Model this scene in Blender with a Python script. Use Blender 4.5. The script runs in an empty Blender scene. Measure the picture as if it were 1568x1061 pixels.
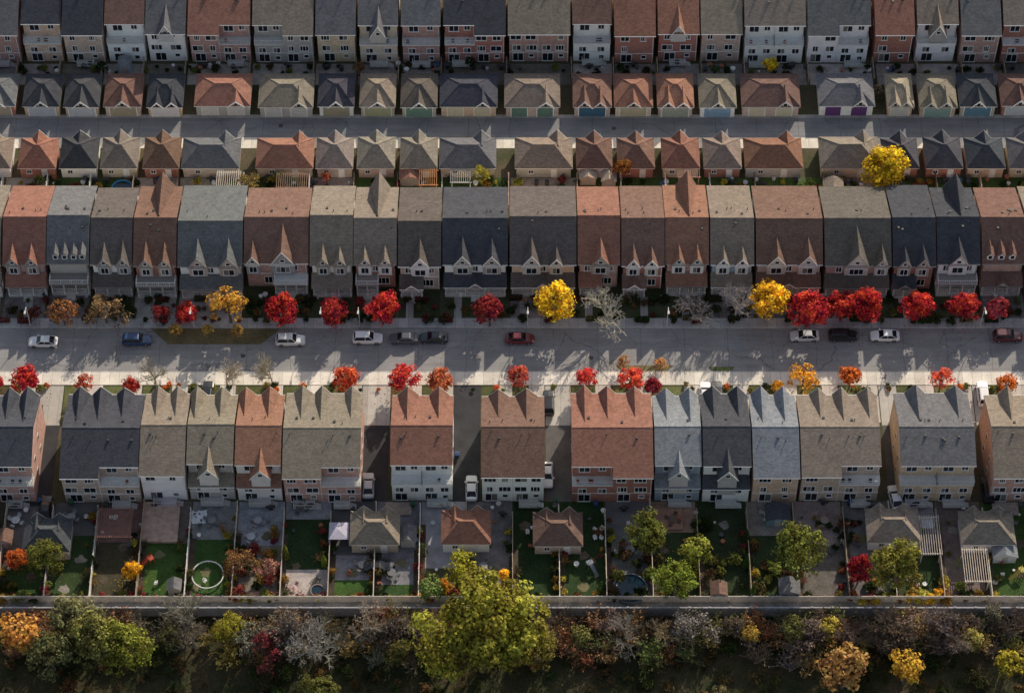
import bpy, math, random
from mathutils import Vector
R=random.Random(11)
# ------------------------------------------------------------------ survey
E=math.radians(54); FP=4200.0; Z0=433.0
S,C=math.sin(E),math.cos(E)
CH=Z0*S; CY=-Z0*C
def P(px,py,h=0.0):
    """photo survey: ground-plan position (metres) of a point standing h above ground"""
    u=(px-784)/FP; v=(530.5-py)/FP
    t=(CH-h)/(S-v*C)
    return (u*t, CY+t*(C+v*S))
def PX(px,py,h=0.0): return P(px,py,h)[0]
def PY(py,h=0.0): return P(784,py,h)[1]
scene=bpy.context.scene
COL=scene.collection
# ------------------------------------------------------------------ materials
def nm(name):
    m=bpy.data.materials.new(name); m.use_nodes=True
    nt=m.node_tree; b=nt.nodes['Principled BSDF']
    return m,nt,b
def N(nt,t,**k):
    n=nt.nodes.new(t)
    for a,b in k.items(): setattr(n,a,b)
    return n
def noise(nt,vec,scale,detail=3,rough=.6):
    n=N(nt,'ShaderNodeTexNoise'); n.inputs['Scale'].default_value=scale
    n.inputs['Detail'].default_value=detail; n.inputs['Roughness'].default_value=rough
    nt.links.new(vec,n.inputs['Vector']); return n.outputs['Fac']
def mr(nt,val,a,b,c,d):
    n=N(nt,'ShaderNodeMapRange'); nt.links.new(val,n.inputs[0])
    for i,x in enumerate((a,b,c,d)): n.inputs[i+1].default_value=x
    return n.outputs[0]
def mth(nt,op,a,b=None):
    n=N(nt,'ShaderNodeMath',operation=op)
    for i,x in enumerate((a,b)):
        if x is None: continue
        if isinstance(x,(int,float)): n.inputs[i].default_value=x
        else: nt.links.new(x,n.inputs[i])
    return n.outputs[0]
def vscale(nt,col,fac):
    n=N(nt,'ShaderNodeVectorMath',operation='SCALE')
    nt.links.new(col,n.inputs[0])
    if isinstance(fac,(int,float)): n.inputs['Scale'].default_value=fac
    else: nt.links.new(fac,n.inputs['Scale'])
    return n.outputs[0]
def mixc(nt,fac,a,b):
    n=N(nt,'ShaderNodeMix',data_type='RGBA')
    nt.links.new(fac,n.inputs[0])
    for i,x in ((6,a),(7,b)):
        if isinstance(x,tuple): n.inputs[i].default_value=(*x,1)
        else: nt.links.new(x,n.inputs[i])
    return n.outputs[2]
def objmat(name,rough=.9,layers=((1.5,.2),(14,.25)),bump=0,spec=.2,extra=None,metal=0,streak=False,gain=1.0):
    m,nt,b=nm(name)
    pos=N(nt,'ShaderNodeNewGeometry').outputs['Position']
    col=N(nt,'ShaderNodeObjectInfo').outputs['Color']
    if gain!=1: col=vscale(nt,col,gain)
    last=None
    for sc,am in layers:
        f=noise(nt,pos,sc,4,.65); last=f
        col=vscale(nt,col,mr(nt,f,.3,.7,1-am,1+am))
    if streak:
        mp=N(nt,'ShaderNodeMapping'); mp.inputs['Scale'].default_value=(3.2,.4,6)
        nt.links.new(pos,mp.inputs[0]); f=noise(nt,mp.outputs[0],1.2,5,.7)
        col=vscale(nt,col,mr(nt,f,.3,.7,.84,1.14))
        br=N(nt,'ShaderNodeTexBrick'); br.inputs['Scale'].default_value=1
        br.inputs['Brick Width'].default_value=.45; br.inputs['Row Height'].default_value=.24; br.inputs['Mortar Size'].default_value=.014
        br.inputs['Color1'].default_value=(.84,.84,.84,1); br.inputs['Color2'].default_value=(1.17,1.16,1.14,1); br.inputs['Mortar'].default_value=(.7,.7,.7,1)
        sep=N(nt,'ShaderNodeSeparateXYZ'); nt.links.new(pos,sep.inputs[0])
        c=N(nt,'ShaderNodeCombineXYZ'); nt.links.new(mth(nt,'ADD',sep.outputs[0],mth(nt,'MULTIPLY',sep.outputs[2],.3)),c.inputs[0]); nt.links.new(mth(nt,'ADD',sep.outputs[1],mth(nt,'MULTIPLY',sep.outputs[2],.37)),c.inputs[1])
        nt.links.new(c.outputs[0],br.inputs['Vector'])
        n=N(nt,'ShaderNodeVectorMath',operation='MULTIPLY'); nt.links.new(col,n.inputs[0]); nt.links.new(br.outputs[0],n.inputs[1]); col=n.outputs[0]
    if extra: col=extra(nt,pos,col)
    nt.links.new(col,b.inputs['Base Color'])
    b.inputs['Roughness'].default_value=rough
    b.inputs['Metallic'].default_value=metal
    b.inputs['Specular IOR Level'].default_value=spec
    if bump and last is not None:
        bp=N(nt,'ShaderNodeBump'); bp.inputs['Strength'].default_value=bump; bp.inputs['Distance'].default_value=.05
        nt.links.new(last,bp.inputs['Height']); nt.links.new(bp.outputs[0],b.inputs['Normal'])
    return m
def brickx(nt,pos,col):
    sep=N(nt,'ShaderNodeSeparateXYZ'); nt.links.new(pos,sep.inputs[0])
    c=N(nt,'ShaderNodeCombineXYZ'); nt.links.new(mth(nt,'ADD',sep.outputs[0],sep.outputs[1]),c.inputs[0]); nt.links.new(sep.outputs[2],c.inputs[1])
    br=N(nt,'ShaderNodeTexBrick'); br.inputs['Scale'].default_value=1
    br.inputs['Brick Width'].default_value=.3; br.inputs['Row Height'].default_value=.11; br.inputs['Mortar Size'].default_value=.012
    br.inputs['Color1'].default_value=(1.25,1.2,1.2,1); br.inputs['Color2'].default_value=(.72,.7,.7,1); br.inputs['Mortar'].default_value=(1.2,1.3,1.4,1)
    nt.links.new(c.outputs[0],br.inputs['Vector'])
    n=N(nt,'ShaderNodeVectorMath',operation='MULTIPLY'); nt.links.new(col,n.inputs[0]); nt.links.new(br.outputs[0],n.inputs[1])
    return n.outputs[0]
def sidingx(nt,pos,col):
    sep=N(nt,'ShaderNodeSeparateXYZ'); nt.links.new(pos,sep.inputs[0])
    fr=mth(nt,'FRACT',mth(nt,'MULTIPLY',sep.outputs[2],1/.2))
    return vscale(nt,col,mr(nt,fr,0,.25,.78,1.0))
def joints(nt,pos,col,step=1.5,w=.035,dk=.55):
    sep=N(nt,'ShaderNodeSeparateXYZ'); nt.links.new(pos,sep.inputs[0])
    fr=mth(nt,'FRACT',mth(nt,'MULTIPLY',sep.outputs[0],1/step))
    l=mth(nt,'LESS_THAN',fr,w)
    col=vscale(nt,col,mr(nt,l,0,1,1,dk))
    sn=N(nt,'ShaderNodeMath',operation='SNAP'); nt.links.new(sep.outputs[0],sn.inputs[0]); sn.inputs[1].default_value=step
    wn=N(nt,'ShaderNodeTexWhiteNoise',noise_dimensions='1D'); nt.links.new(sn.outputs[0],wn.inputs['W'])
    return vscale(nt,col,mr(nt,wn.outputs[0],0,1,.85,1.1))
def asphx(nt,pos,col):
    d=N(nt,'ShaderNodeTexNoise'); d.inputs['Scale'].default_value=.35; d.inputs['Detail'].default_value=5; nt.links.new(pos,d.inputs['Vector'])
    a=N(nt,'ShaderNodeVectorMath',operation='MULTIPLY_ADD'); nt.links.new(d.outputs['Color'],a.inputs[0]); a.inputs[1].default_value=(3.2,3.2,0); nt.links.new(pos,a.inputs[2])
    v=N(nt,'ShaderNodeTexVoronoi',feature='DISTANCE_TO_EDGE'); v.inputs['Scale'].default_value=.09; nt.links.new(a.outputs[0],v.inputs['Vector'])
    l=mth(nt,'LESS_THAN',v.outputs['Distance'],.0035)
    col=vscale(nt,col,mr(nt,l,0,1,1,.62))
    sep=N(nt,'ShaderNodeSeparateXYZ'); nt.links.new(pos,sep.inputs[0])
    dx=mth(nt,'ADD',sep.outputs[0],mth(nt,'MULTIPLY',d.outputs['Fac'],.8))
    fr=mth(nt,'FRACT',mth(nt,'MULTIPLY',dx,1/6.9))
    l=mth(nt,'LESS_THAN',fr,.012)
    col=vscale(nt,col,mr(nt,l,0,1,1,.6))
    mp=N(nt,'ShaderNodeMapping'); mp.inputs['Scale'].default_value=(.1,1.2,1); nt.links.new(pos,mp.inputs[0])
    f=noise(nt,mp.outputs[0],1,4,.6)
    return vscale(nt,col,mr(nt,f,.3,.7,.86,1.14))
def littered(c2,thr=.6,sc=7):
    def fn(nt,pos,col):
        f=noise(nt,pos,sc,6,.75); g=noise(nt,pos,.25,3,.6)
        k=mth(nt,'MULTIPLY',mr(nt,f,thr-.04,thr+.02,0,1),mr(nt,g,.35,.65,.15,1))
        return mixc(nt,k,col,c2)
    return fn
M={}
M['roof']=objmat('asphalt_shingles',.95,((.7,.12),(7,.2)),bump=.35,spec=.1,streak=True,gain=1.28)
M['brick']=objmat('brick_masonry',.9,((.8,.12),(12,.1)),extra=brickx,gain=1.25)
M['siding']=objmat('siding',.7,((.8,.09),(9,.07)),extra=sidingx,gain=1.15)
M['trim']=objmat('painted_trim',.6,((2,.1),),gain=1.1)
M['wood']=objmat('weathered_wood',.85,((1.2,.25),(16,.3)),gain=1.4)
M['asph']=objmat('asphalt',.93,((.25,.14),(3,.08),(18,.16)),extra=asphx,gain=1.3)
M['drive']=objmat('driveway_asphalt',.93,((.35,.25),(18,.16)))
M['conc']=objmat('concrete',.9,((.5,.14),(5,.1),(14,.1)),extra=joints,gain=1.4)
M['paver']=objmat('paving_stones',.9,((.8,.3),(5,.3),(22,.2)),gain=1.3)
M['lawn']=objmat('lawn_grass',1,((.3,.3),(2.5,.25),(25,.35)),bump=.6,extra=littered((.26,.15,.05),.62,6),gain=1.12)
M['metal']=objmat('painted_metal',.4,((2,.05),),spec=.5)
M['plain']=objmat('weathered_plastic',.6,((3,.15),),gain=1.1)
def groundx(nt,pos,col):
    g=noise(nt,pos,.12,4,.6)
    c=mixc(nt,mr(nt,g,.4,.6,0,1),(.11,.09,.06),(.06,.068,.034))
    f=noise(nt,pos,3,6,.75)
    c=vscale(nt,c,mr(nt,f,.3,.7,.55,1.5))
    h=noise(nt,pos,9,5,.8)
    return mixc(nt,mr(nt,h,.60,.66,0,.8),c,(.24,.14,.06))
M['ground']=objmat('soil_and_grass',1,(),extra=groundx)
def meadx(nt,pos,col):
    g=noise(nt,pos,.15,4,.6)
    c=mixc(nt,mr(nt,g,.38,.62,0,1),(.030,.038,.015),(.075,.06,.032))
    f=noise(nt,pos,3,6,.8)
    return vscale(nt,c,mr(nt,f,.3,.7,.3,1.7))
M['mead']=objmat('rough_meadow',1,((1,.1),(12,.2)),bump=1,extra=meadx)
m,nt,b=nm('window_glass')
g=N(nt,'ShaderNodeNewGeometry')
r=mr(nt,g.outputs['Random Per Island'],0,1,0,1)
c=mixc(nt,mth(nt,'GREATER_THAN',r,.8),(.012,.016,.022),(.18,.17,.15))
nt.links.new(c,b.inputs['Base Color']); b.inputs['Roughness'].default_value=.12; b.inputs['Specular IOR Level'].default_value=.5
M['glass']=m
m,nt,b=nm('car_glass'); b.inputs['Base Color'].default_value=(.012,.014,.018,1); b.inputs['Roughness'].default_value=.08; M['cglass']=m
m,nt,b=nm('tyre_rubber'); b.inputs['Base Color'].default_value=(.015,.015,.016,1); b.inputs['Roughness'].default_value=.8; M['tyre']=m
m,nt,b=nm('alloy'); b.inputs['Base Color'].default_value=(.35,.35,.36,1); b.inputs['Roughness'].default_value=.35; b.inputs['Metallic'].default_value=.6; M['alloy']=m
m,nt,b=nm('red_lens'); b.inputs['Base Color'].default_value=(.3,.01,.01,1); b.inputs['Roughness'].default_value=.2; M['rlens']=m
m,nt,b=nm('clear_lens'); b.inputs['Base Color'].default_value=(.6,.6,.6,1); b.inputs['Roughness'].default_value=.15; M['clens']=m
m,nt,b=nm('car_paint'); nt.links.new(N(nt,'ShaderNodeObjectInfo').outputs['Color'],b.inputs['Base Color']); b.inputs['Roughness'].default_value=.32; b.inputs['Coat Weight'].default_value=.5; M['paint']=m
m,nt,b=nm('pool_water'); b.inputs['Base Color'].default_value=(.012,.035,.055,1); b.inputs['Roughness'].default_value=.12; M['water']=m
def leafmat(name,tr=.4,hue=.6):
    m,nt,b=nm(name); nt.nodes.remove(b)
    out=nt.nodes['Material Output']
    oi=N(nt,'ShaderNodeObjectInfo'); ge=N(nt,'ShaderNodeNewGeometry')
    tc=N(nt,'ShaderNodeTexCoord').outputs['Object']
    col=oi.outputs['Color']
    f=noise(nt,tc,2.6,2,.5)
    hs=N(nt,'ShaderNodeHueSaturation'); nt.links.new(col,hs.inputs['Color'])
    nt.links.new(mr(nt,f,.3,.7,.5-.035*hue,.5+.035*hue),hs.inputs['Hue']); hs.inputs['Saturation'].default_value=.97
    col=vscale(nt,hs.outputs[0],mr(nt,f,.3,.7,.5,1.4))
    col=vscale(nt,col,mr(nt,ge.outputs['Random Per Island'],0,1,.4,1.6))
    col=vscale(nt,col,mr(nt,oi.outputs['Random'],0,1,.85,1.15))
    d=N(nt,'ShaderNodeBsdfDiffuse'); t=N(nt,'ShaderNodeBsdfTranslucent'); mx=N(nt,'ShaderNodeMixShader'); mx.inputs[0].default_value=tr
    nt.links.new(col,d.inputs[0]); nt.links.new(col,t.inputs[0]); nt.links.new(d.outputs[0],mx.inputs[1]); nt.links.new(t.outputs[0],mx.inputs[2])
    nt.links.new(mx.outputs[0],out.inputs[0]); return m
M['leaf']=leafmat('foliage_leaves')
m,nt,b=nm('twigs'); oi=N(nt,'ShaderNodeObjectInfo'); nt.links.new(vscale(nt,oi.outputs['Color'],mr(nt,oi.outputs['Random'],0,1,.75,1.2)),b.inputs['Base Color']); b.inputs['Roughness'].default_value=.9; b.inputs['Specular IOR Level'].default_value=.1; M['twig']=m
m,nt,b=nm('tree_bark'); b.inputs['Base Color'].default_value=(.12,.09,.075,1); b.inputs['Roughness'].default_value=.95; M['tbark']=m
# ------------------------------------------------------------------ mesh builder
class MB:
    def __init__(s): s.v=[];s.f=[];s.mi=[];s.c=0
    def add(s,vs,fs):
        n=len(s.v); s.v+=vs
        for f in fs: s.f.append([i+n for i in f]); s.mi.append(s.c)
    def box(s,x0,x1,y0,y1,z0,z1):
        if x0>x1:x0,x1=x1,x0
        if y0>y1:y0,y1=y1,y0
        s.add([(x0,y0,z0),(x1,y0,z0),(x1,y1,z0),(x0,y1,z0),(x0,y0,z1),(x1,y0,z1),(x1,y1,z1),(x0,y1,z1)],
              [(3,2,1,0),(4,5,6,7),(0,1,5,4),(1,2,6,5),(2,3,7,6),(3,0,4,7)])
    def poly(s,*p): s.add(list(p),[tuple(range(len(p)))])
    def exx(s,pr,x0,x1):
        n=len(pr); vs=[(x0,a,b) for a,b in pr]+[(x1,a,b) for a,b in pr]
        s.add(vs,[tuple(range(n)),tuple(range(2*n-1,n-1,-1))]+[(i,(i+1)%n,(i+1)%n+n,i+n) for i in range(n)])
    def exy(s,pr,y0,y1):
        n=len(pr); vs=[(a,y0,b) for a,b in pr]+[(a,y1,b) for a,b in pr]
        s.add(vs,[tuple(range(n)),tuple(range(2*n-1,n-1,-1))]+[(i,(i+1)%n,(i+1)%n+n,i+n) for i in range(n)])
    def tube(s,a,b,r0,r1,n=5,cap=False):
        a=Vector(a);b=Vector(b);d=(b-a)
        if d.length<1e-6:return
        d.normalize(); u=d.orthogonal().normalized(); w=d.cross(u)
        vs=[]
        for p,r in((a,r0),(b,r1)):
            for i in range(n):
                t=2*math.pi*i/n; vs.append(tuple(p+u*(r*math.cos(t))+w*(r*math.sin(t))))
        fs=[(i,(i+1)%n,(i+1)%n+n,i+n) for i in range(n)]
        if cap: fs+=[tuple(range(n)),tuple(range(n,2*n))]
        s.add(vs,fs)
    def mesh(s,name,mats,o=(0,0,0),smooth=False):
        me=bpy.data.meshes.new(name)
        me.from_pydata([(a-o[0],b-o[1],c-o[2]) for a,b,c in s.v],[],s.f)
        for m in mats: me.materials.append(m)
        me.polygons.foreach_set('material_index',s.mi)
        if smooth: me.polygons.foreach_set('use_smooth',[True]*len(s.f))
        me.update(); return me
    def obj(s,name,mats,parent=None,o=(0,0,0),color=(1,1,1),smooth=False):
        if not s.f: return None
        if not isinstance(mats,(list,tuple)): mats=[mats]
        ob=bpy.data.objects.new(name,s.mesh(name,mats,o,smooth)); COL.objects.link(ob)
        ob.color=(*color,1)
        if parent: ob.parent=parent
        else: ob.location=o
        return ob
def root(name,x,y,z=0):
    e=bpy.data.objects.new(name,None); e.location=(x,y,z); e.empty_display_size=.5; COL.objects.link(e); return e
def sheet(name,x0,x1,y0,y1,z,mat,color,parent=None,o=(0,0,0)):
    b=MB(); b.poly((x0,y0,z),(x1,y0,z),(x1,y1,z),(x0,y1,z)); return b.obj(name,mat,parent,o,color)
def slab(name,x0,x1,y0,y1,z0,z1,mat,color,parent=None,o=(0,0,0)):
    b=MB(); b.box(x0,x1,y0,y1,z0,z1); return b.obj(name,mat,parent,o,color)
def jit(c,a=.08,hue=.03):
    k=1+R.uniform(-a,a); return tuple(max(.005,x*k*(1+R.uniform(-hue,hue))) for x in c)
ROOF={'r':(.225,.115,.085),'s':(.055,.058,.068),'g':(.125,.125,.13),'t':(.195,.165,.135),'b':(.155,.095,.075),'n':(.30,.245,.195),'u':(.17,.18,.195),'d':(.105,.09,.082)}
WALL={'w':('siding',(.74,.73,.71)),'p':('brick',(.36,.225,.19)),'k':('brick',(.30,.14,.105)),'y':('brick',(.45,.34,.24)),
      'e':('brick',(.40,.32,.26)),'q':('siding',(.40,.38,.35)),'l':('siding',(.27,.32,.38)),'c':('siding',(.55,.47,.36))}
WHITE=(.72,.71,.69)
# ------------------------------------------------------------------ building parts
def win(fr,gl,xc,zc,w,h,y,sg,mull=1):
    t=.09; y1=y+sg*.07
    fr.box(xc-w/2,xc+w/2,y,y1,zc+h/2-t,zc+h/2); fr.box(xc-w/2-.04,xc+w/2+.04,y,y+sg*.13,zc-h/2-.03,zc-h/2+t)
    fr.box(xc-w/2,xc-w/2+t,y,y1,zc-h/2+t,zc+h/2-t); fr.box(xc+w/2-t,xc+w/2,y,y1,zc-h/2+t,zc+h/2-t)
    for i in range(mull):
        x=xc-w/2+w*(i+1)/(mull+1); fr.box(x-.035,x+.035,y,y+sg*.055,zc-h/2+t,zc+h/2-t)
    yg=y+sg*.03
    for i in range(mull+1):
        xa=xc-w/2+t/2+(w-t)*i/(mull+1)+.01; xb=xc-w/2+t/2+(w-t)*(i+1)/(mull+1)-.01
        gl.poly((xa,yg,zc-h/2+t/2),(xb,yg,zc-h/2+t/2),(xb,yg,zc+h/2-t/2),(xa,yg,zc+h/2-t/2))
def groof(b,x0,x1,yn,zn,yr,zr,yf,zf,t=.2):
    b.exx([(yn,zn),(yr,zr),(yf,zf),(yf,zf-t),(yr,zr-t),(yn,zn-t)],x0,x1)
    b.exx([(yr-.16,zr-.03),(yr,zr+.05),(yr+.16,zr-.03)],x0,x1)
def cgable(rf,wl,tr,fr,gl,xc,w,yfr,yin,zb,ze,zp,sg,ov=.3,lat=.22,window=True,t=.16):
    """cross gable, ridge along y; face at yfr (outward sg), running back to yin"""
    k=(zp-ze)/(w/2); hw=w/2+lat; zl=zp-k*hw; yo=yfr+sg*ov
    rf.exy([(xc-hw,zl),(xc,zp),(xc+hw,zl),(xc+hw,zl-t),(xc,zp-t*1.3),(xc-hw,zl-t)],yo,yin)
    wl.exy([(xc-w/2,zb),(xc+w/2,zb),(xc+w/2,ze-.1),(xc,zp-.12),(xc-w/2,ze-.1)],yfr,yin)
    if tr: tr.exy([(xc-hw-.02,zl-.01),(xc,zp-.0),(xc+hw+.02,zl-.01),(xc+hw+.02,zl-t-.10),(xc,zp-t*1.3-.12),(xc-hw-.02,zl-t-.10)],yo+sg*.003,yo+sg*.05)
    if window and zp-ze>1.2: win(fr,gl,xc,ze+(zp-ze)*.18,min(.8,w*.32),.75,yfr,sg,0)
def railing(b,x0,x1,y,z,h=.95,y2=None):
    b.box(x0,x1,y-.04,y+.04,z+h-.07,z+h); b.box(x0,x1,y-.025,y+.025,z+.08,z+.13)
    n=max(2,int((x1-x0)/.28))
    for i in range(n+1):
        x=x0+(x1-x0)*i/n; q=.05 if i%6==0 or i==n else .022
        b.box(x-q,x+q,y-q,y+q,z,z+h-.075)
    if y2 is not None:
        for x in(x0,x1):
            b.box(x-.04,x+.04,y+.045,y2,z+h-.07,z+h)
            m=max(1,int(abs(y2-y)/.3))
            for i in range(1,m+1):
                yy=y+(y2-y)*i/(m+1); b.box(x-.022,x+.022,yy-.022,yy+.022,z,z+h-.075)
def roofvents(b,x0,x1,ya,za,yb,zb,n):
    for i in range(n):
        x=R.uniform(x0+.6,x1-.6); k=R.uniform(.1,.3); y=ya+(yb-ya)*k; z=za+(zb-za)*k
        if R.random()<.5: b.box(x-.17,x+.17,y-.17,y+.17,z-.1,z+.22)
        else: b.tube((x,y,z-.1),(x,y,z+.4),.07,.07,6,True)
def wname(code): return {'w':'white_siding_house','q':'grey_siding_house','l':'blue_siding_house','c':'cream_siding_house'}.get(code,'brick_house')
def finish(rt,o,parts,wallm,wc,rc,trimc=WHITE,gabc=None):
    rf,wl,tr,fr,gl,gab,vn,dr,pr=parts
    rf.obj('roof',M['roof'],rt,o,rc); wl.obj('walls',wallm,rt,o,wc); tr.obj('trim',M['trim'],rt,o,trimc)
    fr.obj('window_frames',M['trim'],rt,o,jit(WHITE,.06)); gl.obj('window_glass',M['glass'],rt,o)
    gab.obj('gable_siding',M['siding'],rt,o,gabc or (.6,.58,.55)); vn.obj('roof_vents',M['metal'],rt,o,(.05,.05,.05))
    dr.obj('doors',M['trim'],rt,o,R.choice([(.25,.04,.03),(.03,.05,.1),(.6,.58,.55),(.05,.05,.05),(.15,.08,.04)]))
    pr.obj('porch',M['trim'],rt,o,jit((.5,.49,.47)))
def parts(): return [MB() for _ in range(9)]
def back_house(x0,x1,yn,yf,yr,eave,ridge,rc,wc,kinds,fg=(),ng=(),gapl=.25,gapr=.25):
    cx=(x0+x1)/2; o=(cx,yn,0); rt=root(wname(wc),cx,yn)
    p=parts(); rf,wl,tr,fr,gl,gab,vn,dr,pr=p
    rcol=jit(ROOF[rc]); wm,wcol=WALL[wc]; wcol=jit(wcol)
    n=len(kinds); k=(ridge-eave)/(yr-yn); uw=(x1-x0)/n
    kf=(ridge-eave)/(yf-yr)
    for i,kd in enumerate(kinds):
        a=x0+uw*i+(.0 if i else .06); b=x0+uw*(i+1)-(.0 if i<n-1 else .06)
        wa=a+(gapl if i==0 else .01); wb=b-(gapr if i==n-1 else .01)
        sb=0 if kd=='p' else 1.7
        y=yn+sb; ze=ridge-k*(yr-y); ov=.4
        groof(rf,a,b-.012,y-ov,ze-k*ov,yr,ridge,yf+ov,eave-kf*ov)
        tr.box(a+.01,b-.02,y-ov-.1,y-ov-.004,ze-k*ov-.17,ze-k*ov-.04)
        tr.box(a+.01,b-.02,yf+ov+.004,yf+ov+.1,eave-kf*ov-.17,eave-kf*ov-.04)
        wl.exx([(y,0),(y,ze-.12),(yr,ridge-.12),(yf,eave-.12),(yf,0)],wa,wb)
        xc=(wa+wb)/2; w=wb-wa
        tr.tube((wb-.15,y-.08,0 if kd=='p' else 4.5),(wb-.15,y-.08,ze-.35),.05,.05,5)
        if kd=='p':
            for z,hh in((eave-1.25,1.25),(eave-3.85,1.35)):
                for q in(-.27,.22):
                    if R.random()<.93: win(fr,gl,xc+q*w+R.uniform(-.15,.15),z,R.choice([1.0,1.5,1.9]),hh,y,-1,R.choice([1,1,2]))
            win(fr,gl,xc-.2*w,1.15,1.9,2.0,y,-1,1); win(fr,gl,xc+.25*w,1.5,.9,.9,y,-1,0)
        else:
            win(fr,gl,xc-.2*w,ze-1.3,1.7,1.7,y,-1,1); win(fr,gl,xc+.25*w,ze-1.2,1.1,1.2,y,-1,1)
            zt=4.3
            if kd=='d':
                wl.box(wa,wb,yn,y-.003,0,zt)
                tr.box(wa-.08,wb+.08,yn-.1,y-.003,zt+.003,zt+.16)
                railing(pr,wa,wb,yn-.02,zt+.16,1.0,y-.05)
                for q in range(R.randint(0,3)):
                    x=R.uniform(wa+.4,wb-.4); dr.box(x-.2,x+.2,yn+.4,yn+.8,zt+.163,zt+.6)
            else:
                zt=3.9
                wl.box(wa,wb,yn,y-.003,0,zt)
                rf.exx([(yn-.35,zt-.05),(y-.003,zt+.95),(y-.003,zt+.03),(yn-.35,zt-.2)],wa-.12,wb+.12)
                tr.box(wa-.12,wb+.12,yn-.45,yn-.354,zt-.2,zt-.08)
            for q in(-.25,.25): win(fr,gl,xc+q*w,3.0,1.3,1.25,yn,-1,1)
            win(fr,gl,xc-.2*w,1.1,1.9,1.95,yn,-1,1)
            if R.random()<.7: win(fr,gl,xc+.27*w,1.1,.9,1.0,yn,-1,0)
        tr.box(wa-.02,wb+.02,(yn if kd!='p' else y)-.05,(yn if kd!='p' else y)-.003,2.28,2.4)
        if R.random()<.5:
            dw=R.uniform(2.2,3.4); pr.box(xc-dw/2,xc+dw/2,yn-1.6,yn-.06,.5,.62)
            railing(pr,xc-dw/2,xc+dw/2,yn-1.56,.625,.9,yn-.3)
            for s in range(3): pr.box(xc+dw/2+.05+s*.3,xc+dw/2+.34+s*.3,yn-1.3,yn-.4,0,.5-.16*s)
        for z in(1.6,4.6):
            win(fr,gl,xc-.25*w,z,1.4,1.4,yf,1,1)
            if z>2: win(fr,gl,xc+.25*w,z,1.4,1.4,yf,1,1)
        dr.box(xc+.15*w,xc+.15*w+.95,yf,yf+.06,.3,2.4)
        pr.box(xc-.05*w,xc+.45*w,yf+.003,yf+1.4,0,.3); rf.exx([(yf+.003,3.3),(yf+1.6,2.9),(yf+1.6,2.8),(yf+.003,3.1)],xc-.08*w,xc+.47*w)
        for q in(-.03,.44): pr.box(xc+q*w-.07,xc+q*w+.07,yf+1.25,yf+1.39,.3,2.86)
        roofvents(vn,a,b,yr,ridge,yn,eave,R.randint(1,3)); roofvents(vn,a,b,yr,ridge,yf,eave,R.randint(1,3))
    for xg,wg in fg:
        zp=ridge-R.uniform(.3,.75); yi=yr+ (ridge-zp)/kf*.8
        cgable(rf,gab,tr,fr,gl,xg,wg,yf+.25,yi,3.2,eave-.1,zp,1)
        win(fr,gl,xg,eave-1.6,wg*.5,1.5,yf+.25,1,1)
    for xg,wg,zb in ng:
        zp=ridge-1.0
        ya=yn-.12; cgable(rf,gab,tr,fr,gl,xg,wg,ya,yr-(ridge-zp)/k*.8,zb,eave-.5,zp,-1)
    for xs,sg in((x0+gapl+.06,-1),(x1-gapr-.06,1)):
        for yy in(yn+4.5,yn+8.5):
            for z in(1.9,5.0):
                fr.box(xs+sg*.003,xs+sg*.06,yy-.45,yy+.45,z-.55,z+.55)
                gl.poly((xs+sg*.065,yy-.36,z-.46),(xs+sg*.065,yy+.36,z-.46),(xs+sg*.065,yy+.36,z+.46),(xs+sg*.065,yy-.36,z+.46))
    finish(rt,o,p,M[wm],wcol,rcol,jit(WHITE,.15),jit((.5,.48,.45),.3))
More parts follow.
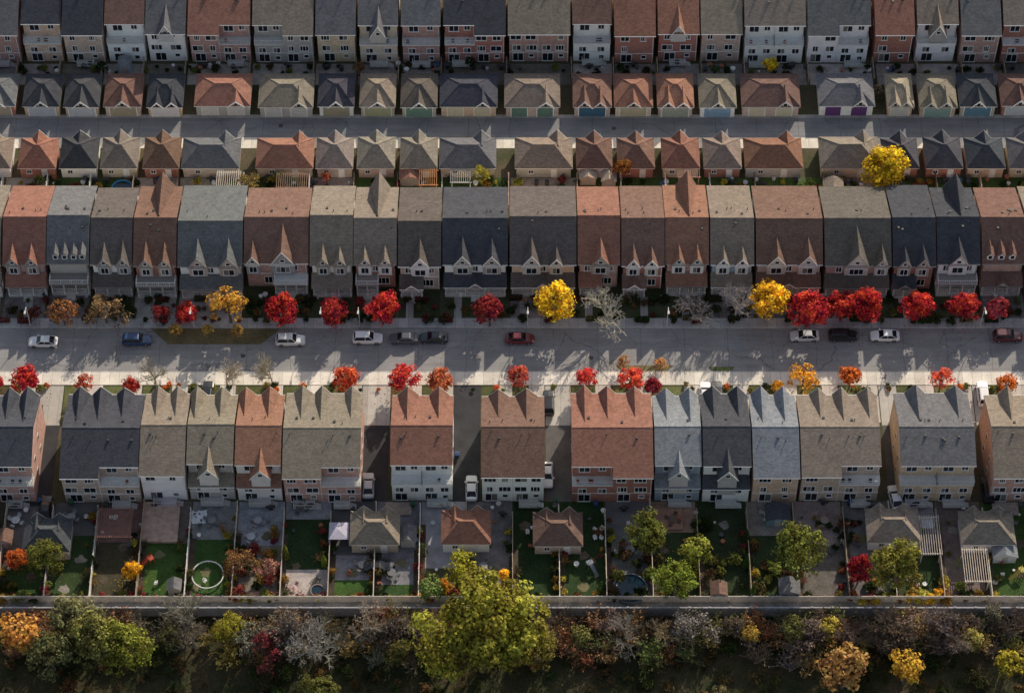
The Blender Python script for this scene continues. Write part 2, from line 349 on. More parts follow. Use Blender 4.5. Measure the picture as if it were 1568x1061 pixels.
def front_house(x0,x1,yn,yf,yr,eave,ridge,rc,wc,dorm,bg=None):
    cx=(x0+x1)/2; o=(cx,yn,0); rt=root(wname(wc),cx,yn)
    p=parts(); rf,wl,tr,fr,gl,gab,vn,dr,pr=p
    rcol=jit(ROOF[rc]); wm,wcol=WALL[wc]; wcol=jit(wcol)
    k=(ridge-eave)/(yr-yn); kf=(ridge-eave)/(yf-yr); ov=.35
    a=x0+.05;b=x1-.05; wa=a+.35;wb=b-.35; w=wb-wa
    groof(rf,a,b,yn-ov,eave-k*ov,yr,ridge,yf+ov,eave-kf*ov)
    tr.box(a,b,yn-ov-.1,yn-ov-.004,eave-k*ov-.18,eave-k*ov-.03)
    wl.exx([(yn,0),(yn,eave-.12),(yr,ridge-.12),(yf,eave-.12),(yf,0)],wa,wb)
    tr.box(wa-.02,wb+.02,yn-.05,yn-.003,3.25,3.4)
    tr.tube((wb-.12,yn-.08,0),(wb-.12,yn-.08,eave-.3),.05,.05,5)
    white=R.random()<.55
    for xd,wd,kd in dorm:
        xd=min(max(xd,wa+wd/2),wb-wd/2)
        if kd=='s':
            yo=yn+.35
            cgable(rf,gab,None,fr,gl,xd,1.05,yo,yo+3.2,eave-.1,eave+1.15,eave+1.75,-1,.12,.1,False,.1)
            win(fr,gl,xd,eave+.62,.75,1.0,yo,-1,0); continue
        ze=eave-.05; zp=min(ridge-.45,ze+wd/2*R.uniform(1.55,1.8)); ya=yn-.35
        cgable(rf,gab,tr,fr,gl,xd,wd,ya,yr-(ridge-zp)/k*.9,3.5,ze,zp,-1,.28,.16)
        win(fr,gl,xd,4.75,wd*.62,1.5,ya,-1,1 if wd<3 else 2)
        tr.box(xd-wd/2-.03,xd+wd/2+.03,ya-.06,ya-.003,5.75,5.9)
    xs=[xd for xd,_,_ in dorm]
    for q in(-.3,.0,.3):
        xx=cx+q*w
        if all(abs(xx-t)>1.5 for t in xs): win(fr,gl,xx,4.9,1.0,1.4,yn,-1,1)
    side=R.choice([-1,1]); kd=R.choice(['shed','shed','balc','gab'])
    pw0,pw1=(wa,wb) if R.random()<.55 else ((wa,cx+.4) if side<0 else (cx-.4,wb))
    py=yn-2.0; pr.box(pw0,pw1,py,yn-.003,0,.55)
    for i in range(3): pr.box((pw0+pw1)/2-.7,(pw0+pw1)/2+.7,py-.3*(i+1),py-.3*i-.003,0,.55-.17*(i+1)+.02)
    npost=3 if pw1-pw0<4.5 else 4
    for i in range(npost):
        x=pw0+.12+(pw1-pw0-.24)*i/(npost-1); pr.box(x-.1,x+.1,py+.05,py+.25,.55,2.95)
        fr.box(x-.16,x+.16,py-.01,py+.31,.553,.75)
    railing(fr,pw0+.1,pw1-.1,py+.4,.553,.85)
    if kd=='balc':
        tr.box(pw0-.15,pw1+.15,py-.1,yn-.06,2.95,3.2); railing(fr,pw0,pw1,py,3.2,.95,yn-.4)
    else:
        tr.box(pw0-.1,pw1+.1,py-.05,yn-.06,2.8,2.95)
        rf.exx([(py-.35,2.9),(yn-.06,3.95),(yn-.06,2.953),(py-.35,2.8)],pw0-.2,pw1+.2)
        tr.box(pw0-.2,pw1+.2,py-.43,py-.353,2.8,2.93)
        if kd=='gab':
            cgable(rf,gab,tr,fr,gl,(pw0+pw1)/2,2.0,py-.2,yn-.1,2.96,3.1,4.1,-1,.25,.2,False)
    dr.box(cx+side*.6-.5,cx+side*.6+.5,yn-.06,yn-.003,.56,2.65)
    win(fr,gl,cx-side*1.2,1.7,1.9,1.7,yn,-1,2)
    for z in(1.6,4.8):
        for q in(-.28,.24): win(fr,gl,cx+q*w,z,1.5,1.4,yf,1,1)
    if bg: cgable(rf,gab,tr,fr,gl,cx+bg,3.6,yf-.05,yr+.5,3.5,eave-.3,ridge+.15,1)
    roofvents(vn,a,b,yr,ridge,yf,eave,R.randint(2,5)); roofvents(vn,a,b,yr,ridge,yn,eave,R.randint(0,2))
    finish(rt,o,p,M[wm],wcol,rcol,jit(WHITE if white else (.3,.28,.26),.1),jit(R.choice([(.5,.48,.44),(.38,.34,.3),(.3,.3,.31),(.66,.65,.62)])))
DOORC=[(.55,.53,.48),(.55,.52,.38),(.2,.33,.3),(.16,.25,.2),(.35,.3,.22),(.1,.22,.3),(.6,.6,.6),(.45,.4,.27),(.45,.46,.5)]
def garage(x0,x1,yn,yf,rc,gs,doorside,zr=4.5,gx=None,wc=None,doorc=None,gw=2.6):
    cx=(x0+x1)/2; o=(cx,yn,0); rt=root('detached_garage',cx,yn)
    rf,wl,tr,fr,gl,gab,vn,dr,pr=[MB() for _ in range(9)]
    ze=2.65; ov=.3; w=x1-x0; d=yf-yn
    a,b,c,e=x0,x1,yn-ov,yf+ov
    ins=min((e-c)/2*.92,w/2-.35); ym=(c+e)/2
    v=[(a,c,ze),(b,c,ze),(b,e,ze),(a,e,ze),(a+ins,ym,zr),(b-ins,ym,zr)]
    rf.add(v,[(0,1,5,4),(1,2,5),(2,3,4,5),(3,0,4),(3,2,1,0)])
    tr.box(a+.02,b-.02,c+.02,e-.02,ze-.16,ze-.004)
    wl.box(x0+ov,x1-ov,yn,yf,0,ze-.165)
    for q,t in((4,5),(0,4),(3,4),(1,5),(2,5)): rf.tube(v[q],v[t],.07,.07,4)
    xs=gx if gx is not None else [cx]
    for xg in xs:
        g=gw*R.uniform(.92,1.08); zp=zr+R.uniform(-.4,-.05)
        if gs<0: cgable(rf,gab,tr,fr,gl,xg,g,yn-.06,ym-.1,ze-.003,ze+.05,zp,-1,.3,.2)
        else: cgable(rf,gab,tr,fr,gl,xg,g,yf+.06,ym+.1,ze-.003,ze+.05,zp,1,.3,.2)
    yd,sg=(yn,-1) if doorside<0 else (yf,1)
    nd=1 if w<7 else 2
    dw=2.6 if nd==2 else min(4.4,w-1.6)
    for i in range(nd):
        xd=cx if nd==1 else cx+(i-.5)*(w*.46)
        for j in range(4): dr.box(xd-dw/2,xd+dw/2,yd+sg*.003,yd+sg*.06,.03+.53*j,.03+.53*j+.5)
        fr.box(xd-dw/2-.14,xd-dw/2-.003,yd+sg*.003,yd+sg*.09,0,2.3); fr.box(xd+dw/2+.003,xd+dw/2+.14,yd+sg*.003,yd+sg*.09,0,2.3); fr.box(xd-dw/2-.14,xd+dw/2+.14,yd+sg*.003,yd+sg*.09,2.303,2.42)
    yo,so=(yf,1) if doorside<0 else (yn,-1)
    win(fr,gl,cx-w*.22,1.5,.9,.9,yo,so,1)
    fr.box(cx+w*.18-.5,cx+w*.18+.5,yo+so*.003,yo+so*.06,.03,2.1)
    wm,wcol=WALL[wc or R.choice('ekyqwce')]
    rcol=jit(ROOF[rc],.12,.05)
    rf.obj('roof',M['roof'],rt,o,rcol); wl.obj('walls',M[wm],rt,o,jit(wcol)); tr.obj('eaves',M['trim'],rt,o,jit(WHITE,.2))
    fr.obj('frames',M['trim'],rt,o,WHITE); gl.obj('window_glass',M['glass'],rt,o); gab.obj('gable_siding',M['siding'],rt,o,jit((.5,.47,.43),.25))
    dr.obj('garage_door',M['trim'],rt,o,doorc or jit(R.choice(DOORC)))
# ------------------------------------------------------------------ ROWS
yA=PY(95)
rowA=[(-140,-76,'t','w','p'),(-72,-38,'r','k','p'),(-36,27,'g','p','p'),(30,92,'s','y','d'),(93,157,'s','e','p'),(158,220,'b','w','d'),(221,284,'g','w','pG'),(286,383,'r','p','pd'),
(385,480,'t','q','dp'),(482,545,'g','y','p'),(547,610,'g','c','dG'),(613,675,'g','p','d'),(678,775,'s','k','dp'),(777,874,'t','p','pp'),
(876,938,'b','w','d'),(940,1005,'r','k','p'),(1007,1072,'r','k','pG'),(1073,1138,'t','e','p'),(1140,1235,'t','w','dd'),(1237,1335,'g','w','pd'),
(1340,1402,'r','k','p'),(1405,1470,'t','w','dG'),(1472,1535,'g','p','p'),(1537,1600,'t','k','d'),(1603,1668,'r','e','p')]
for a,b,rc,wc,kk in rowA:
    x0,x1=PX(a,50,7.4),PX(b,50,7.4); dy=R.uniform(-.3,.3); yn=yA+dy
    G='G' in kk; kinds=[c for c in kk if c!='G']
    rid=10.3+R.uniform(-.25,.3)
    back_house(x0,x1,yn,yn+14,yn+7.2,7.3,rid,rc,wc,kinds,fg=[((x0+x1)/2,3.2)],ng=[((x0+x1)/2,2.6,4.9)] if G else [])
yGn=PY(178); yGf=PY(131)
gA=[(-75,-38,'b'),(-34,24,'g'),(34,92,'s'),(97,152,'s'),(158,217,'b'),(224,280,'s'),(297,384,'r'),(395,480,'t'),(486,543,'s'),(550,606,'t'),(613,670,'d'),(673,762,'s'),(772,858,'t'),(877,937,'b'),(940,1000,'r'),(1006,1063,'r'),(1070,1128,'t'),(1135,1226,'b'),(1253,1340,'g'),(1358,1400,'n'),(1407,1466,'t'),(1469,1527,'s'),(1533,1590,'b'),(1600,1660,'t')]
dcA={1253:(.12,.05,.17),550:(.4,.38,.24),772:(.12,.2,.16),877:(.05,.12,.19),1070:(.2,.32,.44),1006:(.3,.34,.28),297:(.6,.58,.55),395:(.5,.5,.5)}
for a,b,rc in gA:
    x0,x1=PX(a,160,2.6),PX(b,160,2.6); w=x1-x0
    gx=[x0+w*.5] if w<7 else [x0+w*.74]
    if w<7 and R.random()<.25: gx=[x0+w*.3,x0+w*.7]
    garage(x0,x1,yGn+R.uniform(-.2,.2),yGf,rc,-1,-1,zr=4.3,gx=gx,doorc=dcA.get(a),gw=2.2 if len(gx)>1 else 2.5)
yBn=PY(272); yBf=PY(229)
gB=[(-100,-45,'r'),(-42,17,'t'),(27,86,'r'),(90,149,'s'),(153,211,'t'),(218,275,'b'),(277,367,'g'),(391,480,'r'),(483,541,'t'),(546,605,'t'),(612,670,'t'),(672,760,'g'),(788,877,'t'),(882,938,'b'),(945,1003,'b'),(1013,1072,'r'),(1077,1136,'t'),(1140,1230,'r'),(1256,1348,'t'),(1352,1408,'s'),(1417,1475,'s'),(1480,1540,'s'),(1545,1603,'g'),(1610,1668,'r')]
for a,b,rc in gB:
    x0,x1=PX(a,255,2.6),PX(b,255,2.6); w=x1-x0
    gx=[x0+w*.5] if w<7 else [x0+w*.74]
    garage(x0,x1,yBn,yBf+R.uniform(-.2,.2),rc,1,1,zr=4.8,gx=gx,gw=2.6)
yCn=PY(440); yCf=PY(326)
rowC=[(-66,2,'t','e',[(-45,0),(-18,0)],0),(4,71,'r','p',[(18,0),(47,0)],0),(71,137,'g','q',[(84,'s'),(98,'s'),(112,'s'),(125,'s')],0),(138,203,'d','w',[(158,0),(187,0)],0),(204,271,'b','k',[(222,0),(251,0)],.5),
(272,372,'g','w',[(302,1),(349,1)],0),(373,473,'b','p',[(386,0),(432,2)],0),(474,541,'t','w',[(494,0),(520,0)],0),(541,608,'t','k',[(558,0),(589,0)],.4),(609,676,'d','e',[(643,1)],0),
(677,778,'s','w',[(708,1),(753,1)],0),(780,883,'d','y',[(814,1),(852,0)],0),(884,950,'r','p',[(920,1)],0),(951,1018,'b','k',[(970,0),(998,0)],0),(1018,1086,'r','p',[(1040,0),(1068,0)],.4),
(1087,1155,'t','l',[(1108,0),(1137,0)],0),(1157,1260,'b','e',[(1190,1),(1238,1)],0),(1262,1365,'d','p',[(1313,2),(1351,0)],0),(1366,1433,'s','k',[(1386,0),(1414,0)],0),(1434,1501,'s','w',[(1469,1)],.5),
(1503,1570,'b','p',[(1517,'s'),(1534,'s'),(1551,'s')],0),(1572,1640,'t','e',[(1592,0),(1620,0)],0),(1642,1710,'g','k',[(1660,0),(1690,0)],0)]
for a,b,rc,wc,dm,bg in rowC:
    x0,x1=PX(a,370,8),PX(b,370,8); yn=yCn+R.uniform(-.35,.35)
    ds=[]
    for px,k in dm:
        xd=PX(px,400,7)
        ds.append((xd,1.0,'s') if k=='s' else (xd,(2.1,2.9,3.7)[k],'g'))
    front_house(x0,x1,yn,yCf+R.uniform(-.3,.3),yn+6.2+R.uniform(-.3,.3),6.5,10.2+R.uniform(-.35,.35),rc,wc,ds,bg if bg else None)
yDn=PY(766); yDf=PY(648)
rowD=[(-80,50,'s','p','dd',[-60,-25,12,40],[]),(92,213,'s','e','pd',[120,152,188],[]),(213,284,'t','w','p',[240,270],[]),(285,358,'t','q','l',[300,338],[318]),(359,431,'r','w','l',[375,412],[398]),
(432,553,'t','p','pd',[462,492,538],[]),(597,694,'r','w','dd',[624,672],[]),(736,835,'b','w','pp',[763,806],[]),(875,1001,'r','k','dp',[895,930,972],[]),(1002,1075,'u','l','l',[1020,1056],[1040]),
(1076,1151,'s','w','l',[1092,1130],[1115]),(1152,1225,'u','y','p',[1166,1200],[]),(1226,1350,'t','e','pd',[1255,1290,1330],[]),(1378,1495,'g','y','dd',[1405,1466],[]),(1519,1640,'t','p','pd',[1545,1590,1620],[])]
for a,b,rc,wc,kk,fg,ng in rowD:
    x0,x1=PX(a,690,8.4),PX(b,690,8.4); yn=yDn+R.uniform(-.3,.3)
    gw=3.0 if len(fg)==2 and b-a>85 else 2.5
    back_house(x0,x1,yn,yDf+R.uniform(-.3,.3),yn+7.1,7.2,9.6+R.uniform(-.2,.25),rc,wc,list(kk),fg=[(PX(g,625,8.5),gw*R.uniform(.9,1.12)) for g in fg],ng=[(PX(g,720,7.5),2.8,2.0) for g in ng],gapl=.15,gapr=.15)
# ------------------------------------------------------------------ GROUND
XW=115
sheet('ground',-3000,3000,-3000,4000,0,M['ground'],(1,1,1))
sheet('alley_road',-XW,XW,PY(228)+.6,PY(181),.008,M['asph'],(.17,.17,.175))
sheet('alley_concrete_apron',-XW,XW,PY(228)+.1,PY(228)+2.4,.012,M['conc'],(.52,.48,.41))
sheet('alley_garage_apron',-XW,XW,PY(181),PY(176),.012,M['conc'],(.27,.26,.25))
yr0=PY(569); yr1=PY(502.5)
sheet('street_road',-XW,XW,yr0,yr1,.008,M['asph'],(.215,.21,.208))
for nme,a,b in(('street_kerb',yr1,yr1+.16),('street_kerb',yr0-.16,yr0)):
    slab(nme,-XW,XW,a,b,0,.13,M['conc'],(.36,.35,.33))
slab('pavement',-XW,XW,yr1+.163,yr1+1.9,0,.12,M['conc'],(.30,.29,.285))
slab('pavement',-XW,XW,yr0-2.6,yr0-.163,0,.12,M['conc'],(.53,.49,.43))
for px,py in((372,545),(905,548),(430,193),(940,197)):
    x,y=P(px,py); b=MB(); n=16; b.add([(x+.4*math.cos(i*math.tau/n),y+.4*math.sin(i*math.tau/n),.014) for i in range(n)],[tuple(range(n))]); b.obj('manhole_cover',M['metal'],None,(0,0,0),(.05,.05,.05))
def verge(name,px0,px1,py0,py1,col=(.12,.11,.05)):
    x0=PX(px0,py0);x1=PX(px1,py0);y0=PY(py1);y1=PY(py0); b=MB()
    r=(y1-y0)*.95
    b.add([(x0+r,y0,.1),(x1-r,y0,.1),(x1,y1,.1),(x0,y1,.1),(x0+r,y0,0),(x1-r,y0,0),(x1,y1,0),(x0,y1,0)],[(0,1,2,3),(0,1,5,4),(1,2,6,5),(3,0,4,7)])
    b.obj(name,M['lawn'],None,(0,0,0),col)
verge('grass_verge',232,428,504,527,(.14,.115,.06)); verge('grass_verge',945,1030,560,570,(.16,.14,.07)); verge('grass_verge',1085,1125,562,570,(.1,.12,.05))
yg0=yr1+1.9; yg1=yCn-.1
for a,b,rc,wc,dm,bg in rowC:
    x0,x1=PX(a,470),PX(b,470)
    t=R.random()
    if t<.4: sheet('front_lawn',x0+.2,x1-.2,yg0,yg1,.02,M['lawn'],jit((.05,.06,.03),.3))
    elif t<.75: sheet('front_driveway',x0+.2,x1-.2,yg0,yg1,.02,M['paver'],jit((.15,.13,.13),.25))
    else: sheet('front_patio',x0+.2,x1-.2,yg0,yg1,.02,M['paver'],jit((.22,.2,.19),.2))
    xc=R.uniform(x0+1.6,x1-1.6); slab('front_walk',xc-.6,xc+.6,yg0,yg1-1.9,.022,.07,M['conc'],jit((.26,.24,.23),.2))
y0=yDf+.1;y1=yr0-2.6
for i,(a,b,rc,wc,kk,fg,ng) in enumerate(rowD):
    x0,x1=PX(a,650),PX(b,650)
    n=len(kk); u=(x1-x0)/n
    for j in range(n):
        xa=x0+u*j;xb=xa+u
        sheet('front_lawn',xa+.15,xb-2.6,y0,y1,.02,M['lawn'],jit((.09,.1,.04),.3))
        slab('parking_pad',xb-2.55,xb-.1,y0,y1,.0,.06,M['conc'],jit((.38,.35,.31),.2))
    if i+1<len(rowD):
        xn=PX(rowD[i+1][0],650)
        if xn-x1>1.5:
            sheet('driveway',x1+.05,xn-.05,PY(775),y1,.018,M['drive'],(.05,.05,.055) if b in(50,694,553) else (.11,.105,.105))
            if b not in(694,): sheet('driveway_apron',x1+.05,xn-.05,y0-.5,y1,.024,M['conc'],(.33,.31,.28))
def fence(name,xa,ya,xb,yb,h=1.7,col=(.26,.2,.15),bw=.16,step=.19):
    b=MB(); L=math.hypot(xb-xa,yb-ya); dx,dy=(xb-xa)/L,(yb-ya)/L; n=int(L/step)
    def ob(s0,s1,t,z0,z1,off=0):
        p=[]
        for s,q in((s0,-t),(s1,-t),(s1,t),(s0,t)): p.append((xa+dx*s-dy*(q+off),ya+dy*s+dx*(q+off)))
        b.add([(x,y,z0) for x,y in p]+[(x,y,z1) for x,y in p],[(4,5,6,7),(0,1,5,4),(1,2,6,5),(2,3,7,6),(3,0,4,7)])
    for i in range(n): ob(i*step,i*step+bw,.015,.05,h+R.uniform(-.03,.03))
    k=int(L/2.4)+1
    for i in range(k+1): s=min(L-.05,i*2.4); ob(s-.06,s+.06,.06,0,h+.12,.08)
    ob(0,L,.05,h+.035,h+.08)
    return b.obj(name,M['wood'],None,(0,0,0),jit(col,.2))
for a,b,rc,wc,kk in rowA:
    x=PX(b+1,110); fence('wooden_fence',x,yGf+.2,x,yA-.4,1.6)
    x0=PX(a,110)+.2
    sheet('patio',x0,x-.2,yGf+.1,yA-.5,.02,M['paver'],jit(R.choice([(.2,.19,.18),(.12,.11,.09),(.28,.25,.23)]),.2))
for a,b,rc,wc,dm,bg in rowC:
    x=PX(b+1,300); fence('wooden_fence',x,yCf+.4,x,yBn-.3,1.6,R.choice([(.26,.2,.15),(.5,.48,.45),(.14,.1,.08)]))
    x0=PX(a,300)+.2
    t=R.random()
    if t<.5: sheet('back_lawn',x0,x-.2,yCf+.3,yBn-.1,.02,M['lawn'],jit((.05,.09,.025),.3))
    else: sheet('patio',x0,x-.2,yCf+.3,yBn-.1,.02,M['paver'],jit((.3,.26,.22),.3))
fx=[-5,68,138,209,283,355,429,502,572,641,713,785,857,929,1000,1072,1150,1222,1300,1372,1445,1518,1590]
yf0=PY(921); yf1=yDn-.6
for px in fx:
    x=PX(px,921); fence('wooden_fence',x,yf0,x,yf1-R.uniform(0,2.5),1.6,R.choice([(.36,.31,.26),(.28,.23,.18),(.46,.42,.37)]))
fence('wooden_fence',PX(-80,921),yf0-.1,PX(1650,921),yf0-.1,1.7,(.42,.38,.33))
GR=(.035,.075,.02)
yard=[
(-5,68,775,860,'patio',(.13,.12,.12)),(-5,68,860,920,'lawn',GR),(68,138,770,820,'driveway',(.12,.12,.12)),(68,138,820,920,'lawn',(.03,.055,.02)),
(138,209,770,830,'patio',(.15,.09,.08)),(138,209,830,920,'lawn',(.055,.05,.03)),(209,283,832,920,'lawn',(.04,.085,.02)),(209,283,768,832,'patio',(.12,.1,.09)),
(283,355,768,826,'patio',(.19,.19,.19)),(283,355,826,920,'lawn',(.035,.08,.02)),(355,429,768,835,'patio',(.24,.25,.27)),(355,429,835,920,'patio',(.16,.14,.11)),
(429,502,768,795,'patio',(.22,.22,.23)),(429,502,795,872,'lawn',(.022,.042,.016)),(429,502,872,920,'patio',(.33,.29,.27)),
(502,572,850,888,'patio',(.2,.19,.2)),(502,572,888,920,'lawn',(.04,.085,.02)),(502,572,768,850,'driveway',(.11,.11,.11)),
(572,641,768,895,'patio',(.15,.15,.16)),(572,641,895,920,'lawn',(.03,.07,.02)),(641,713,768,870,'driveway',(.34,.33,.35)),(713,785,768,900,'patio',(.14,.13,.13)),
(785,857,768,920,'lawn',(.02,.042,.015)),(857,929,768,920,'lawn',(.022,.046,.016)),(929,1000,768,820,'driveway',(.16,.15,.15)),(929,1000,820,920,'patio',(.13,.13,.12)),
(1000,1072,768,815,'patio',(.28,.18,.13)),(1000,1072,815,920,'lawn',(.03,.05,.02)),(1072,1150,768,920,'lawn',(.025,.04,.018)),(1150,1222,768,820,'patio',(.2,.17,.15)),(1150,1222,820,920,'lawn',(.03,.05,.02)),
(1222,1300,768,835,'patio',(.22,.17,.16)),(1222,1300,835,920,'patio',(.1,.09,.08)),(1300,1372,768,920,'patio',(.12,.115,.115)),(1372,1445,768,850,'patio',(.22,.19,.2)),(1372,1445,850,920,'lawn',(.03,.05,.02)),
(1445,1518,768,920,'patio',(.13,.1,.09)),(1518,1590,768,920,'lawn',(.04,.075,.02))]
for a,b,c,d,k,col in yard:
    x0=PX(a,921)+.12;x1=PX(b,921)-.12
    sheet('back_lawn' if k=='lawn' else k,x0,x1,PY(d),PY(c),.03,M['lawn'] if k=='lawn' else (M['paver'] if k=='patio' else M['drive']),col)
for i,px in enumerate(fx[:-1]):
    x=PX(px,921); xn=PX(fx[i+1],921); w=R.uniform(.5,.9)
    sheet('garden_bed',x+.12,x+.12+w,yf0+.1,yf1-R.uniform(3,9),.036,M['paver'],jit((.055,.042,.032),.2))
    if R.random()<.7: sheet('garden_bed',xn-.12-w*.8,xn-.125,yf0+.1,yf1-R.uniform(5,10),.036,M['paver'],jit((.055,.042,.032),.2))
    sheet('garden_bed',x+.13+w,xn-.13-w*.8,yf0+.1,yf0+R.uniform(.6,1.2),.040,M['paver'],jit((.07,.05,.035),.2))
    # odd paving pads and worn patches
    for q in range(2):
        cx=R.uniform(x+1.5,xn-1.5); cy=R.uniform(yf0+2,yf1-3); b=MB(); n=11
        b.add([(cx+R.uniform(.5,1.1)*math.cos(j*math.tau/n),cy+R.uniform(.5,1.0)*math.sin(j*math.tau/n),.044+.004*q) for j in range(n)],[tuple(range(n))])
        b.obj('worn_patch',M['paver'],None,(0,0,0),jit(R.choice([(.09,.07,.05),(.18,.16,.14),(.12,.11,.06)]),.2))
garD=[(33,107,857,'s','e'),(535,612,846,'t','e'),(675,752,845,'r','w'),(816,893,848,'b','e'),(1328,1410,842,'t','w'),(1472,1556,846,'t','w'),(-80,-8,846,'t','e')]
for a,b,c,rc,wc in garD:
    x0,x1=PX(a,c-15,2.6),PX(b,c-15,2.6); yn=PY(c); w=x1-x0
    garage(x0,x1,yn,yn+5.4,rc,1,1,zr=4.3,gx=[x0+w*.27,x0+w*.73],wc=wc,gw=2.0)
def wall():
    b=MB(); y=PY(943); x=-XW
    while x<XW:
        b.box(x+.15,x+2.85,y,y+.12,0,2.3); b.box(x-.15,x+.147,y-.06,y+.2,0,2.5); b.box(x+.15,x+2.85,y-.04,y+.16,2.303,2.4); x+=3
    b.obj('rear_boundary_wall',M['wood'],None,(0,0,0),(.25,.25,.265))
wall()
sheet('gravel_path',-XW,XW,PY(943)+.2,yf0-.15,.02,M['paver'],(.2,.19,.18))
sheet('meadow',-400,400,PY(943)-260,PY(943)-.1,.015,M['mead'],(1,1,1))
# ------------------------------------------------------------------ VEGETATION
def rvec(r):
    while True:
        v=Vector((r.uniform(-1,1),r.uniform(-1,1),r.uniform(-1,1)))
        if .05<v.length<=1: return v
def leafquad(b,p,s,nrm,r):
    n=(nrm+rvec(r)*.9)
    if n.length<.01: n=Vector((0,0,1))
    n.normalize(); u=n.orthogonal().normalized(); w=n.cross(u); a=r.uniform(0,6.28)
    u,w=u*math.cos(a)+w*math.sin(a),w*math.cos(a)-u*math.sin(a)
    s1=s*r.uniform(.6,1.3); s2=s1*r.uniform(.55,.9)
    b.add([tuple(p-u*s1),tuple(p-w*s2+u*s1*.1),tuple(p+u*s1),tuple(p+w*s2+u*s1*.1)],[(0,1,2,3)])
def crown_mesh(name,seed,ncl,nl,ls,zc=1.5,sq=.88,clr=.3,trunk=.07,inner=.35,lo=.75,hi=1.12,nlob=7):
    r=random.Random(seed); b=MB(); b.c=0
    if trunk:
        b.tube((0,0,0),(0,0,zc-.5),trunk,trunk*.75,7); b.tube((0,0,zc-.5),(r.uniform(-.1,.1),r.uniform(-.1,.1),zc+.3),trunk*.75,trunk*.25,6)
    cs=[]
    lob=[(rvec(r).normalized(),r.uniform(lo+.1,hi)) for _ in range(nlob)]
    for i in range(ncl):
        d=rvec(r).normalized()
        if d.z<-.55: d.z*=-.6; d.normalize()
        k=max(l[1] if l[0].dot(d)>.6 else lo for l in lob)
        rad=k*(inner+(1-inner)*r.random()**.55)*(1-clr*.6)
        c=Vector((d.x*rad,d.y*rad,zc+d.z*rad*sq)); cs.append((c,d))
    b.c=0
    if trunk:
        for c,d in cs[:max(6,ncl//3)]:
            s=Vector((0,0,zc-.55+r.random()*.5)); m=(s+c)/2+Vector((0,0,-.06)); b.tube(s,m,trunk*.4,trunk*.25,4); b.tube(m,c,trunk*.25,trunk*.06,4)
    b.c=1
    for c,d in cs:
        cr=clr*r.uniform(.55,1.3); nn=int(nl*r.uniform(.6,1.3))
        for j in range(nn):
            q=rvec(r); p=c+Vector((q.x*cr,q.y*cr,q.z*cr*.75)); leafquad(b,p,ls,(q.normalized()*.8+d*.4+Vector((0,0,.5))),r)
    return b.mesh(name,[M['tbark'],M['leaf']])
def bare_mesh(name,seed,leaves=0,zc=1.5,thick=1.0):
    r=random.Random(seed); b=MB()
    tips=[]
    def grow(p,d,L,rad,lv):
        q=p+d*L; b.tube(p,q,rad,rad*.65,4 if lv>1 else 5)
        if lv>=5: tips.append(q); return
        n=3 if lv<3 else r.choice([2,3,3])
        if lv==0: n=6
        for i in range(n):
            nd=(d*(.75 if lv else .5)+rvec(r)*(.75 if lv else 1.0)+Vector((0,0,.18))); nd.normalize()
            if lv==0: nd.z=max(nd.z,.3); nd.normalize()
            grow(q,nd,L*r.uniform(.62,.85)if lv else .48*r.uniform(.8,1.1),max(.0075*thick,rad*.6),lv+1)
            if lv>0 and r.random()<.4:
                m=p+d*L*r.uniform(.4,.8); nd=(d*.5+rvec(r)).normalized(); grow(m,nd,L*.6,max(.0075*thick,rad*.42),max(lv+2,3))
    grow(Vector((0,0,0)),Vector((0,0,1)),.62,.065*thick,0)
    b.c=1
    for i in range(leaves):
        t=r.choice(tips)+rvec(r)*.12; leafquad(b,t,.055,Vector((0,0,1)),r)
    return b.mesh(name,[M['twig'] if not leaves else M['tbark'],M['leaf']])
def twig_mesh(name,seed,n,leaves=0,ls=.06):
    r=random.Random(seed); b=MB(); tips=[]
    for i in range(n):
        d=Vector((r.gauss(0,.5),r.gauss(0,.5),1)).normalized(); s=Vector((r.uniform(-.25,.25),r.uniform(-.25,.25),0))
        p=s; L=r.uniform(.35,.65)
        for k in range(3):
            q=p+d*L; b.tube(p,q,.022*(1-k*.25),.022*(1-(k+1)*.25),3)
            for _ in range(3):
                e=(d+rvec(r)*.9).normalized(); b.tube(q,q+e*L*.6,.012,.005,3); tips.append(q+e*L*.5)
            p=q; d=(d+rvec(r)*.45).normalized(); L*=.7
    b.c=1
    for i in range(leaves): leafquad(b,r.choice(tips)+rvec(r)*.15,ls,Vector((0,0,1)),r)
    return b.mesh(name,[M['twig'],M['leaf']])
def cedar_mesh(name,seed):
    r=random.Random(seed); b=MB(); b.tube((0,0,0),(0,0,2.6),.06,.02,6); b.c=1
    for i in range(1500):
        z=r.uniform(.1,3.2); rad=.55*(1-(z/3.3)**1.6)*(.6+.5*r.random()); a=r.uniform(0,6.28)
        leafquad(b,Vector((rad*math.cos(a),rad*math.sin(a),z)),.07,Vector((math.cos(a),math.sin(a),.5)),r)
    return b.mesh(name,[M['tbark'],M['leaf']])
def hedge_mesh(name,seed):
    r=random.Random(seed); b=MB(); b.tube((0,0,0),(0,0,.5),.03,.02,5); b.c=1
    for i in range(900):
        x=r.uniform(-1,1); y=r.uniform(-.32,.32); z=r.uniform(.05,.8)
        f=r.randrange(3)
        if f==0: z=.8
        elif f==1: y=-.32
        leafquad(b,Vector((x,y+r.uniform(-.06,.06),z+r.uniform(-.06,.06))),.07,Vector((0,-.4,1)),r)
    return b.mesh(name,[M['tbark'],M['leaf']])
